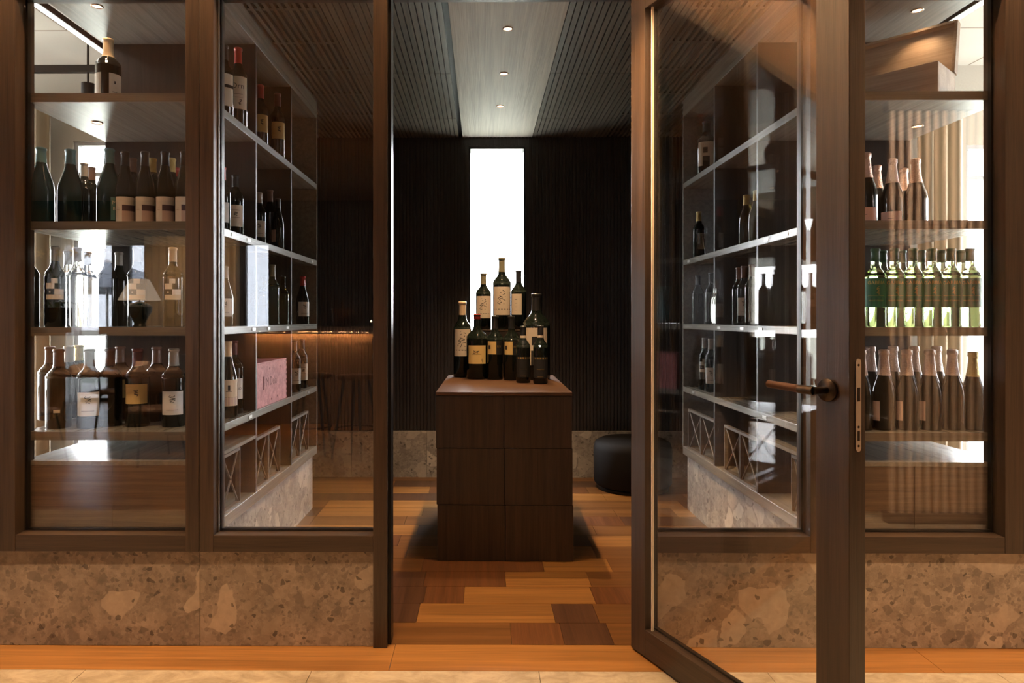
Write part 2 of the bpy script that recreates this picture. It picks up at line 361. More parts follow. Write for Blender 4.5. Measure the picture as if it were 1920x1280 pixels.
# cellar ceiling: centre strip, grooved boards, open grille
CX0, CX1 = U(867, YB), U(998, YB)
mb = MB(); mb.box(-1.8, 2.03, 2.66, YB-.0005, CEIL+.02, CEIL+.16, 0)
struct(mb.build('ceiling', BLACK), 'black backing above the slatted ceiling')
struct(box(CX0+.002, CX1-.002, 2.66, YB, CEIL, CEIL+.018).build('ceiling', CEILW), 'oak centre strip of the ceiling, window glare in its pale colour')
def slats(xa, xb, sgn):
    mb = MB(); cuts = [2.66, 3.11, 4.02, 4.93, YB]
    x = xa
    for k in range(18):                            # grooved boards
        a, b = sorted((x, x+sgn*.026)); 
        for y0, y1 in zip(cuts, cuts[1:]): mb.box(a, b, y0+.0015, y1-.0015, CEIL, CEIL+.016)
        x += sgn*.031
    while (x-xb)*sgn < -.03:                        # open grille
        a, b = sorted((x, x+sgn*.017)); mb.box(a, b, 2.66, YB, CEIL, CEIL+.019); x += sgn*.034
    a, b = sorted((xa+sgn*.031*18, xb))
    for y in (2.76, 3.19, 3.58, 3.97, 4.40, 4.85, 5.3): mb.box(a, b, y-.012, y+.012, CEIL+.004, CEIL+.0195)
    return mb
struct(slats(CX0-.002-.026, LX0, -1).build('ceiling', CEILD), 'slatted dark oak ceiling left of the centre strip')
struct(slats(CX1+.002, RX1, 1).build('ceiling', CEILD), 'slatted dark oak ceiling right of the centre strip')
struct(box(-7, 5, -5, 2.6, 3.0, 3.1).build('ceiling', PLASTER), 'brown plaster ceiling of the dining room')
struct(box(-7, -1.80, 2.66, YB, 3.22, 3.3).build('ceiling', crackplaster()), 'pale concrete ceiling of the left side room')
struct(box(2.03, 6, 2.66, YB, 3.22, 3.3).build('ceiling', crackplaster()), 'pale concrete ceiling of the right side room')

# ---------------------------------------------------------------- walls
WZ0, WZ1 = .44, Zp(930, 276, YB)
mb = MB()
def ribs(x0, x1, z0, z1):
    k = max(1, round((x1-x0)/.027)); p = (x1-x0)/k
    for i in range(k): mb.box(x0+i*p, x0+i*p+p*.70, YB-.012, YB+.001, z0, z1)
ribs(-1.8, BW[0], .36, CEIL); ribs(BW[1], 2.03, .36, CEIL); ribs(BW[0], BW[1], WZ1+.01, CEIL); ribs(BW[0], BW[1], .36, WZ0)
mb.box(-1.8, BW[0], YB, YB+.16, 0, CEIL+.15); mb.box(BW[1], 2.03, YB, YB+.16, 0, CEIL+.15)
mb.box(BW[0], BW[1], YB, YB+.16, WZ1, CEIL+.15); mb.box(BW[0], BW[1], YB, YB+.16, 0, WZ0)
struct(mb.build('wall_back', BLACKW), 'black ribbed timber wall behind the pedestal')
bb = empty('baseboard_back'); struct(bb, 'grey conglomerate stone plinth of the back wall, daylight in its tint')
for a, b in ((-1.8, -1.02), (-1.02, U(801, YB)), (U(801, YB), U(960, YB)), (U(960, YB), 1.05), (1.05, 2.03)):
    box(a+.001, b-.001, YB-.035, YB-.012, 0, .36).build('stone_slab', CEPPO2, bb)
w = empty('window_1'); struct(w, 'tall narrow window glowing white in the back wall')
mb = MB(); mb.box(BW[0], BW[0]+.012, YB, YB+.15, WZ0, WZ1); mb.box(BW[1]-.012, BW[1], YB, YB+.15, WZ0, WZ1)
mb.box(BW[0]+.012, BW[1]-.012, YB, YB+.15, WZ1-.012, WZ1); mb.box(BW[0]+.012, BW[1]-.012, YB, YB+.15, WZ0, WZ0+.012); mb.build('window_frame', BLACK, w)
box(BW[0]+.012, BW[1]-.012, YB+.09, YB+.098, WZ0+.012, WZ1-.012).build('pane', WGLASS, w)
# side walls of the recess behind the cabinets, and party walls above them
struct(box(-1.84, -1.80, 4.535, YB, 0, 3.22).build('wall_left', DARKW))
struct(box(2.03, 2.07, 4.535, YB, 0, 3.22).build('wall_right', DARKW))
mb = MB(); mb.box(-1.84, -1.80, 2.70, 4.534, TOPZ+.034, 3.22); struct(mb.build('wall_left', DARKW))
mb = MB(); mb.box(2.03, 2.07, 2.70, 4.534, TOPZ+.034, 3.22); struct(mb.build('wall_right', DARKW))
# side rooms
def wall_with_holes(name, x0, x1, y0, y1, z0, z1, holes, mat, label=None):
    mb = MB(); xs = x0
    for (a, b, c, d) in sorted(holes):
        if a > xs: mb.box(xs, a, y0, y1, z0, z1)
        if c > z0: mb.box(a, b, y0, y1, z0, c)
        mb.box(a, b, y0, y1, d, z1); xs = b
    if xs < x1: mb.box(xs, x1, y0, y1, z0, z1)
    return struct(mb.build(name, mat), label)
CREAM = plain('cream_plaster', (.36, .33, .27), .8, bump=.1, bscale=60)
LWH = [(-6.9, -4.02, .1, 2.64), (U(137, YB), U(187, YB)+.25, .1, 2.64)]  # the first opening is out of view, added for more daylight
RWH = [(U(1812, YB), 5.9, .1, 2.60)]  # widened out of view for more daylight
wall_with_holes('wall_back', -7, -1.84, YB, YB+.16, 0, 3.22, LWH, CREAM, 'pale wall of the left side room')
wall_with_holes('wall_back', 2.07, 6, YB, YB+.16, 0, 3.22, RWH, CREAM, 'pale wall of the right side room')
k = 2
for (a, b, c, d) in LWH+RWH:
    w = empty('window_%d' % k); struct(w, 'bright tall side room window'); k += 1
    mb = MB()
    for (p, q) in ((a, a+.03), (b-.03, b)): mb.box(p, q, YB+.02, YB+.10, c, d)
    mb.box(a+.03, b-.03, YB+.02, YB+.10, d-.03, d); mb.box(a+.03, b-.03, YB+.02, YB+.10, c, c+.03); mb.box(a+.03, b-.03, YB+.03, YB+.09, d-.27, d-.24)
    mb.build('window_frame', plain('grey_frame', (.35, .36, .36), .4), w)
    box(a+.03, b-.03, YB+.055, YB+.063, c+.03, d-.03).build('pane', WGLASS, w)
mb = MB()
mb.box(-7.1, -7, -5, 2.8, 0, 3.22); mb.box(-7.1, -7, 5.3, YB, 0, 3.22); mb.box(-7.1, -7, 2.8, 5.3, 0, .2); mb.box(-7.1, -7, 2.8, 5.3, 2.6, 3.22); struct(mb.build('wall_left', CREAM)); struct(box(5, 5.1, -5, 2.62, 0, 3.1).build('wall_right', CREAM))  # side opening in the left wall is unseen, added to let daylight in
mb = MB()
mb.box(6, 6.1, 2.6, 2.8, 0, 3.22); mb.box(6, 6.1, 5.3, YB, 0, 3.22); mb.box(6, 6.1, 2.8, 5.3, 0, .2); mb.box(6, 6.1, 2.8, 5.3, 2.6, 3.22); struct(mb.build('wall_right', CREAM))  # unseen side opening, added as a daylight source for the right room
# dining room rear wall with its windows
H = lambda px: U(px, 10.32)
RW = [(H(108), H(211), .02, 2.37), (H(238), H(276), .02, 2.37), (H(456), H(506), .02, 2.37)]
wall_with_holes('wall_rear', -7, 5, -5.16, -5, 0, 3.1, RW, plain('dark_plaster', (.05, .042, .036), .8, bump=.2, bscale=40), 'dark wall of the dining room with three windows')
for (a, b, c, d) in RW:
    w = empty('window_%d' % k); struct(w, 'full height dining room window mirrored in the glass'); k += 1
    mb = MB(); mb.box(a, a+.03, -5.1, -5.03, c, d); mb.box(b-.03, b, -5.1, -5.03, c, d); mb.box(a+.03, b-.03, -5.1, -5.03, d-.03, d); mb.box(a+.03, b-.03, -5.1, -5.03, c, c+.03)
    mb.build('window_frame', BLACK, w); box(a+.03, b-.03, -5.07, -5.062, c+.03, d-.03).build('pane', TGLASS, w)
# header above the glass wall, outer ends of the glass wall
FT = 2.53
mb = MB(); mb.box(-7, 6, YS, YS+.05, FT, 3.3); struct(mb.build('wall_front', PLASTER), 'brown plaster header above the glass wall')
mb = MB(); mb.box(-7, fx(28)-.22, YS, YS+.05, .36, FT); mb.box(1.955+.25, 6, YS, YS+.05, .36, FT); struct(mb.build('wall_front', FRAME), 'timber wall beyond the glass fronts')
led = MB().box(-6.5, 4.5, 2.40, 2.43, 2.955, 2.965).build('led_strip', LED); tag(led, 'warm linear light strip in the ceiling cove before the header', 'light strip')

# ---------------------------------------------------------------- outside
gm = plain('meadow', (.22, .23, .19), .9, bump=.2, bscale=3)
o = MB().box(-200, 200, 8, 300, -4.2, -4).build('ground', gm); struct(o, 'hazy green ground outside')
o = MB().box(-200, 200, -300, -9, -4.2, -4).build('ground', gm); struct(o, 'hazy green ground outside')
o = MB().box(-12, 8, -9, -5.16, -.25, -.1).build('terrace', plain('terrace_paving', (.5, .49, .46), .8)); struct(o, 'pale terrace paving outside the dining room')
par = empty('patio_parasol', (U(200, 12.6), -7.3, -.1)); tag(par, 'open grey patio parasol on the terrace mirrored in the left glass', 'parasol')
MB().tube((0, 0, .06), (0, 0, 2.3), .025, .025, 10).build('pole', STEEL, par)
MB().lathe([(.0, 2.42), (.8, 2.14), (1.5, 1.86), (1.5, 1.82), (.8, 2.11), (0, 2.38)], 8, sm=False).build('canopy', plain('grey_canvas', (.28, .29, .32), .8), par)
MB().lathe([(0, 0), (.28, 0), (.28, .05), (.05, .07), (0, .07)], 20).build('base', BLACK, par)

# ---------------------------------------------------------------- glass wall
def slab(parent, x0, x1, fine=False): box(x0+.0008, x1-.0008, YS, YS+.06, .001, .358).build('stone_slab', CEPPOF if fine else CEPPO, parent, .0008)
bl = struct(empty('baseboard_left'), 'brown conglomerate stone plinth left of the doorway')
for a, b in ((-7, -4.2), (-4.2, -2.66), (-2.66, fx(372)), (fx(372), fx(700))): slab(bl, a, b, a == -2.66)
br = struct(empty('baseboard_right'), 'brown conglomerate stone plinth right of the doorway')
for a, b in ((fx(1221), fx(1547)), (fx(1547), 2.62), (2.62, 4.2), (4.2, 6)): slab(br, a, b, b < 1.4)
nt = [0]
def trim(x0, x1, y0, y1, z0, z1, mat=FRAME, label=None):
    nt[0] += 1; return struct(box(x0, x1, y0, y1, z0, z1).build('trim_%d' % nt[0], mat, None, .0015), label)
FD = YF+.115
XL = fx(28); XR = 1.955; JL0, JL1 = fx(699.5), fx(725.5); JR0, JR1 = fx(1197), fx(1221)
trim(XL-.22, XL, YF, FD, .361, FT, label='wide oak post at the left edge')
trim(fx(347.5), fx(372.7), YF, FD, .361, FT, label='oak post right of the left glass')
trim(fx(373.7), fx(400), YF, FD, .361, FT, label='oak post left of the narrow glass')
trim(JL0, JL1, YF, FD, .001, FT, label='oak jamb left of the doorway')
trim(JR0, JR1, YF, FD, .001, FT, label='oak jamb behind the door hinge')
trim(fx(1520), fx(1546.5), YF, FD, .361, FT); trim(fx(1547.5), fx(1573), YF, FD, .361, FT)
trim(XR, XR+.25, YF, FD, .361, FT, label='wide oak post at the right edge')
trim(JL1+.001, JR0-.001, YF, FD, FT-.05, FT-.001, FRAMEH, 'oak head rail above the doorway')
trim(JL1, JL1+.012, YF+.03, FD-.02, .001, FT-.05, BLACK, 'black door seal on the jamb'); 
ZS0, ZS1 = .361, .423
wk = k
def front_window(x0, x1, px_label, tint=GLASS):
    global wk
    w = empty('window_%d' % wk, ((x0+x1)/2, YG, ZS0)); struct(w, px_label); wk += 1
    ox, oy, oz = w.location
    MB().box(x0-ox+.0005, x1-ox-.0005, YF-oy+.001, FD-oy-.001, 0, ZS1-oz).build('sill_rail', FRAMEH, w, .0015)
    MB().box(x0-ox+.0005, x1-ox-.0005, YF-oy, FD-oy, FT-.05-oz, FT-oz-.001).build('head_rail', FRAMEH, w, .0015)
    MB().box(x0-ox+.004, x1-ox-.004, -.004, .004, ZS1-oz+.004, FT-.055-oz).build('pane', tint, w)
    m2 = MB()
    for (a, b) in ((x0-ox+.0006, x0-ox+.009), (x1-ox-.009, x1-ox-.0006)): m2.box(a, b, .006, .022, ZS1-oz, FT-.05-oz)
    m2.box(x0-ox+.009, x1-ox-.009, .006, .022, ZS1-oz+.0003, ZS1-oz+.009); m2.build('glazing_bead', BLACK, w)
    return w
front_window(XL, fx(347.5), 'left glass pane mirroring the dining room')
front_window(fx(400), JL0, 'glass pane left of the doorway')
front_window(JR1, fx(1520), 'glass pane behind the open door')
front_window(fx(1573), XR, 'right glass pane mirroring a slatted screen')
s = MB().box(fx(400)+.0012, fx(400)+.005, YG-.013, YG-.0045, ZS1, FT-.06).build('trim_20', STEEL); struct(s, 'bright metal glazing strip')

# ---------------------------------------------------------------- the open door
TH = math.atan2(.245, .105)                     # leaf direction in plan
dirx = Vector((.394, -.919, 0)); DW = .93; DT = .057
door = empty('door_1', (U(1183, 2.61), 2.61, 0), math.atan2(-.919, .394)); struct(door, 'open oak framed glass door with a dark lever handle')
# local: x along the leaf, y through its thickness (positive = away from the lens side), z up
DH = 2.47
MB().box(0, .086, 0, DT, .008, DH).build('hinge_stile', FRAME, door, .0015)
MB().box(DW-.10, DW, 0, DT, .008, DH).build('lock_stile', FRAME, door, .0015)
MB().box(.0865, DW-.1005, .0005, DT-.0005, .008, .107).build('bottom_rail', FRAMEH, door, .0015)
MB().box(.0865, DW-.1005, .0005, DT-.0005, DH-.10, DH).build('top_rail', FRAMEH, door, .0015)
MB().box(.092, DW-.106, .024, .032, .112, DH-.106).build('pane', GLASSD, door)
mb = MB(); mb.box(.0863, .094, .0335, .05, .107, DH-.10); mb.box(DW-.108, DW-.1002, .0335, .05, .107, DH-.10); mb.box(.094, DW-.108, .0335, .05, .1073, .113); mb.build('glazing_bead', BLACK, door)
mb = MB(); mb.box(.1035, .1085, .0145, .0235, .107, DH-.10); mb.build('glass_edge_strip', BEAD, door)
hd = MB(); M = Matrix.Translation((.868, 0, 1.054)) @ Matrix.Rotation(PI/2, 4, 'X')
def rotlathe(mb, prof, M, seg=28, mi=0):
    t = MB(); t.lathe(prof, seg); mb.add([tuple(M @ Vector(v)) for v in t.v], t.f, mi, True)
rotlathe(hd, [(0, 0), (.029, 0), (.030, .002), (.030, .007), (.028, .009), (0, .009)], M)
h = hd.build('handle', BRONZE, door)
lv = MB(); lv.tube((.868, -.008, 1.054), (.868, -.055, 1.054), .0095, .0095, 16); lv.tube((.868, -.052, 1.054), (.825, -.055, 1.055), .0115, .0115, 16)
lv.build('lever_neck', BRONZE, h); h2 = MB().tube((.832, -.0545, 1.055), (.725, -.060, 1.060), .0105, .0100, 20).build('lever', LEVER, h)
lp = MB(); pts = []
for i in range(9): a = PI*i/8; pts.append((.0095*math.cos(a), .1085+.0095*math.sin(a)))
for i in range(9): a = PI+PI*i/8; pts.append((.0095*math.cos(a), -.1085+.0095*math.sin(a)))
lp.prism([(p[0]+.030, p[1]+1.02) for p in pts], DW, DW+.0025, 'x'); pl = lp.build('lock_plate', STEEL, door)
mb = MB(); mb.box(DW+.0024, DW+.0032, .025, .035, 1.03, 1.065); mb.box(DW+.0024, DW+.0032, .026, .034, .93, .955)
for z in (1.122, .917, .965): 
    t = MB(); t.lathe([(0, 0), (.0034, 0), (.0034, .001), (0, .001)], 12); Mx = Matrix.Translation((DW+.0022, .030, z)) @ Matrix.Rotation(PI/2, 4, 'Y'); mb.add([tuple(Mx @ Vector(v)) for v in t.v], t.f)
mb.build('latch_and_screws', BRONZE, pl)

# ---------------------------------------------------------------- wine cabinets
def cabinet(x0, x1, side, racks):
    """side +1: front faces the room's middle towards +x (left cabinet), -1: mirrored"""
    front = x1 if side > 0 else x0
    nm = 'left' if side > 0 else 'right'
    t = empty('wine_cabinet', ((x0+x1)/2, (BAY[0]+BAY[3])/2, 0)); tx, ty, _ = t.location
    tag(t, 'tall dark oak shelving full of wine along the %s side, on stone plinth' % nm, 'cabinet')
    P = lambda a, b, y0, y1, z0, z1: MB().box(a-tx, b-tx, y0-ty, y1-ty, z0, z1)
    P(x0+.03, x1-.03, BAY[0]+.0, BAY[3], 0, .358).build('plinth', CEPPO2, t)
    P(x0, x1, BAY[0], BAY[3], .36, .41).build('base_board', SHELF, t, .0015)
    for (a, b) in SH:
        mb = P(x0, x1, BAY[0]+.004, BAY[3], a, b)
        o = mb.build('shelf', SHELF, t, .0015)
        P(x0, x1, BAY[0], BAY[0]+.004, a, b).build('shelf_edge', SHELFX, o)
    P(x0, x1, BAY[0], BAY[3], TOPZ, TOPZ+.034).build('top_board', SHELF, t, .0015)
    mb = P(min(front, front-side*.02), max(front, front-side*.02), BAY[0], BAY[3], TOPZ+.034, CEIL-.001); mb.build('fascia', SHELF, t)
    zs = [.41]+[v for s_ in SH for v in s_]+[TOPZ]
    for yy in BAY[1:]:
        for z0, z1 in zip(zs[::2], zs[1::2]): P(x0, x1, yy-.009, yy+.009, z0+.0005, z1-.0005).build('upright', DARKW if yy < 4.5 else SHELF, t)
    bx = (x0, x0+.018) if side > 0 else (x1-.018, x1)
    for z0, z1 in zip(zs[::2], zs[1::2]): P(bx[0], bx[1], BAY[1]+.01, BAY[3]-.01, z0+.0005, z1-.0005).build('back_panel', DARKW, t)
    # closed lower chest at the near end
    c = P(x0+.002, (x0+x1)/2-.001, BAY[0]+.001, BAY[0]+.02, .4105, .668); c.box((x0+x1)/2+.001-tx, x1-.002-tx, BAY[0]+.001-ty, BAY[0]+.02-ty, .4105, .668); c.build('end_panel', PANEL, t)
    P(x0, x1, BAY[0], BAY[1]-.01, .669, .685).build('chest_top', WHITE if False else SHELF, t)
    # timber lattice bottle racks
    for (ya, yb) in racks:
        r = MB(); xx = front-side*.03; ym = (ya+yb)/2; z0, z1 = .4105, .662
        q = lambda y0, y1, za, zb, w=.007: r.box(min(xx, xx+side*.02)-tx, max(xx, xx+side*.02)-tx, y0-ty, y1-ty, za, zb)
        q(ya, yb, z1-.014, z1); q(ya, yb, z0, z0+.010)
        for (p0, p1) in ((ya, ym-.004), (ym+.004, yb)):
            q(p0, p0+.007, z0+.010, z1-.014); q(p1-.007, p1, z0+.010, z1-.014)
            for (za, zb) in ((z0+.01, z1-.014), (z1-.014, z0+.01)):
                a = Vector((xx+side*.01-tx, p0+.007-ty, za)); b = Vector((xx+side*.01-tx, p1-.007-ty, zb)); r.tube(a, b, .0045, .0045, 6)
        r.build('lattice_rack', SHELFX, t)
    for (yy, s_) in ((3.22, 0), (3.27, 1), (3.84, 1), (4.4, 2), (4.3, 0), (3.2, 2), (3.5, 1), (3.0, 2)):
        zc = sum(SH[s_])/2; a, b = sorted((front+side*.0005, front+side*.003)); P(a, b, yy-.022, yy+.022, zc-.007, zc+.007).build('price_tag', STEEL, t)
    return t
cabinet(LX0, LX1, 1, [(2.72, 3.12), (3.335, 3.735), (3.945, 4.345)])
cabinet(RX0, RX1, -1, [(2.71, 2.97), (3.335, 3.79), (3.945, 4.45)])
# little recessed lights under the boards and in the ceiling strip
def downlight(x, y, z, r, label, power=0, group=None, ang=100):
    t = empty('recessed_downlight', (x, y, z)); tag(t, label, 'light', group)
    MB().lathe([(r, .002), (r, -.003), (r*.8, -.004), (r*.78, .001)], 24).build('rim', RIM, t)
    MB().lathe([(r*.78, -.0005), (0, -.0005)], 20).build('lens', BULB, t)
    if power: spot((x, y, z-.012), power, WARM, ang, .8, r*.7)
for (px, py, n_) in ((952, 54, 'nearest'), (945, 138, 'middle'), (938, 199, 'farthest')):
    yy = (CEIL-CZ)*F/(PY-py); downlight(U(px, yy), yy, CEIL, .026, 'small round copper rimmed downlight in pale ceiling strip, %s of three' % n_, 60, ang=75)
for (px, py, zz, lb) in ((182, 9, TOPZ, 'recessed downlight under the top board at left'), (182, 228, SH[3][0], 'recessed downlight under the upper shelf at left'),
                         (1720, 22, TOPZ, 'recessed downlight under the top board at right'), (1720, 238, SH[3][0], 'recessed downlight under the upper shelf at right')):
    yy = (zz-CZ)*F/(PY-py); downlight(U(px, yy), yy, zz, .024, lb, 1.5)

# ---------------------------------------------------------------- bottles
G_DARK = plain('dark_bottle_glass', (.008, .011, .008), .06, spec=.38)
G_TEAL = plain('teal_bottle_glass', (.006, .030, .034), .06, spec=.38)
G_CHAMP = plain('champagne_glass', (.016, .014, .011), .06, spec=.38)
G_CLEAR = liquidglass('pale_wine_glass', (.80, .93, .62)); G_GOLD = liquidglass('amber_wine_glass', (.62, .42, .06)); G_WHITE = liquidglass('clear_spirit_glass', (.93, .94, .88))
INK = plain('ink', (.03, .025, .025), .6); GOLD = plain('gold_print', (.55, .38, .12), .3, .8)
def paper(n_, c): return plain('paper_'+n_, c, .6)
P_CREAM = paper('cream', (.72, .62, .47)); P_WHITE = paper('white', (.75, .73, .68)); P_YEL = paper('yellow', (.72, .52, .20)); P_GREEN = paper('green', (.02, .16, .085))
P_PINK = paper('pink', (.75, .42, .32)); P_PURP = paper('mauve', (.10, .06, .075)); P_BLACK = paper('black', (.015, .015, .013)); P_TEAL = paper('teal', (.10, .26, .27)); P_ROSE = paper('rose', (.60, .45, .40)); P_GREEN2 = paper('deepgreen', (.012, .10, .065))
FOIL = {'red': plain('foil_red', (.42, .03, .02), .35), 'black': plain('foil_black', (.02, .02, .018), .35), 'cream': plain('foil_cream', (.70, .52, .32), .4),
        'teal': plain('foil_teal', (.10, .24, .25), .4), 'grey': plain('foil_grey', (.36, .32, .27), .4), 'brown': plain('foil_brown', (.19, .10, .07), .4),
        'gold': plain('foil_gold', (.50, .36, .12), .3, .6, bump=.5, bscale=150), 'pink': plain('foil_rose_gold', (.62, .40, .30), .32, .6, bump=.5, bscale=150),
        'green': plain('foil_green', (.03, .12, .06), .4), 'pale': plain('foil_pale', (.58, .44, .37), .38, .4, bump=.5, bscale=150), 'darkred': plain('foil_darkred', (.12, .02, .02), .4),
        'olive': plain('foil_olive', (.25, .23, .14), .4)}
SHAPE = {'bordeaux': [(0, 0), (.92, 0), (1, .015), (1, .61), (.985, .64), (.93, .67), (.80, .70), (.63, .727), (.50, .755), (.43, .79), (.40, .84), (.39, 1)],
         'burgundy': [(0, 0), (.92, 0), (1, .015), (1, .40), (.985, .46), (.91, .54), (.76, .62), (.58, .70), (.44, .78), (.385, .86), (.37, 1)],
         'champagne': [(0, 0), (.92, 0), (1, .015), (1, .40), (.975, .46), (.87, .54), (.70, .61), (.56, .68), (.47, .75), (.40, .84), (.365, .90), (.365, 1)]}
def prof_at(shape, t):
    P = SHAPE[shape][1:]
    for (r0, z0), (r1, z1) in zip(P, P[1:]):
        if z0 <= t <= z1: return r0+(r1-r0)*(t-z0)/max(1e-6, z1-z0)
    return P[-1][0]
CACHE = {}
def cached(key, fn):
    if key not in CACHE: CACHE[key] = fn()
    return CACHE[key]
def smoothprof(shape, h, r, nk):
    out = []; P = SHAPE[shape]
    def rad(f): return r*(f if f > .6 else max(.6-(.6-f)*nk, .1)) if f > 0 else 0
    n = len(P); 
    for i in range(n-1):
        p0, p1, p2, p3 = P[max(i-1, 0)], P[i], P[i+1], P[min(i+2, n-1)]
        st = 3 if i > 2 else 1
        for k_ in range(st):
            t = k_/st
            if st == 1: f, z = p1
            else:
                cr = lambda a, b, c, d: .5*((2*b)+(c-a)*t+(2*a-5*b+4*c-d)*t*t+(3*b-a-3*c+d)*t**3)
                f, z = cr(p0[0], p1[0], p2[0], p3[0]), cr(p0[1], p1[1], p2[1], p3[1])
            out.append((rad(f), z*h))
    out.append((rad(P[-1][0]), h)); return out
def bottle(x, y, z, h, r, shape, glass, cap, style, label, group=None, turn=0.0, capz=.80, nk=1.0, name='wine_bottle'):
    t = empty(name, (x, y, z), -math.atan2(x, y)+turn); tag(t, label, 'bottle', group)
    pf = smoothprof(shape, h, r, nk)
    rn = pf[-1][0]
    def body():
        p = [q for q in pf if q[1] < h*.985]+[(rn, h*.965), (rn*1.12, h*.968), (rn*1.12, h*.99), (rn*.9, h*.995), (0, h*.995)]
        p.sort(key=lambda q: q[1]) if False else None
        return MB().lathe(p, 28).mesh('bottle_glass', glass)
    o = bpy.data.objects.new('bottle_glass', cached(('b', h, r, shape, glass.name, nk), body)); C.objects.link(o); o.parent = t
    if cap:
        def capm():
            e = .0007; mb = MB(); P_ = [(q[0]+e, q[1]) for q in pf if q[1] >= h*capz]
            lo = None
            for a, b in zip(pf, pf[1:]):
                if a[1] < h*capz <= b[1]: k_ = (h*capz-a[1])/(b[1]-a[1]); lo = (a[0]+(b[0]-a[0])*k_+e, h*capz)
            if lo: P_.insert(0, lo)
            P_ = [q for q in P_ if q[1] < h*.96]
            if shape == 'champagne':
                P_ += [(rn+e, h*.93), (rn*1.12+e, h*.935), (rn*1.18+e, h*.95), (rn*1.12+e, h*.975), (rn*1.15+e, h*.99), (rn*.8, h*1.002), (0, h*1.004)]
                P_ = sorted([q for q in P_ if q[1] <= h*.93], key=lambda q: q[1])+P_[-6:]
            else:
                P_ += [(rn+e, h*.962), (rn*1.13+e, h*.966), (rn*1.14+e, h*.992), (rn*1.0, h*1.0), (0, h*1.002)]
            return MB().lathe(P_, 24).mesh('capsule', FOIL[cap])
        o = bpy.data.objects.new('capsule', cached(('c', h, r, shape, cap, capz, nk), capm)); C.objects.link(o); o.parent = t
    for (mat, z0, z1, a0, a1, prints) in STYLE[style]:
        R = r+.0007
        def lab():
            mb = MB(); zm = (z0+z1)/2; rr_ = prof_at(shape, zm)
            patch(mb, (R if z1 < .67 else r*(rr_ if rr_ > .6 else max(.6-(.6-rr_)*nk, .1))+.0016), z0*h, z1*h, a0, a1); return mb.mesh('label', mat)
        lo = bpy.data.objects.new('label', cached(('l', h, r, shape, style, z0, z1, a0, nk), lab)); C.objects.link(lo); lo.parent = t
        if prints:
            def pm():
                mb = MB(); mats = []
                for pr in prints:
                    m = pr[1]
                    if m not in mats: mats.append(m)
                    mi = mats.index(m)
                    if pr[0] == 'T': arc_text(mb, pr[2], pr[3]*h, R+.0006, pr[4]*h, pr[5], mi)
                    elif pr[0] == 'P': patch(mb, R+.0005, pr[2]*h, pr[3]*h, pr[4], pr[5], mi, 6)
                    elif pr[0] == 'S':   # drawn squiggle
                        pts = [(a, b*h) for a, b in pr[2]]
                        for (a, b), (c, d) in zip(pts, pts[1:]):
                            w_ = .0011*h/.3; dx, dz = (c-a)*R, d-b; L = math.hypot(dx, dz) or 1; ux, uz = -dz/L*w_, dx/L*w_
                            q = [(a*R+ux, b+uz), (a*R-ux, b-uz), (c*R-ux, d-uz), (c*R+ux, d+uz)]; R2 = R+.0006
                            mb.add([(R2*math.sin(v[0]/R), -R2*math.cos(v[0]/R), v[1]) for v in q], [(0, 1, 2, 3)], mi)
                return mb.mesh('label_print', mats)
            po = bpy.data.objects.new('label_print', cached(('p', h, r, style, z0), pm)); C.objects.link(po); po.parent = lo
    return t
rq = random.Random(11)
def squig(cx, cz, w, hh, n_=14):
    pts = []; x_, z_ = cx-w/3, cz-hh/2
    for i in range(n_): pts.append((cx+w*.5*math.sin(i*1.7+.6)*(.5+.5*rq.random()), cz-hh/2+hh*i/(n_-1)+rq.uniform(-.01, .01)))
    return pts
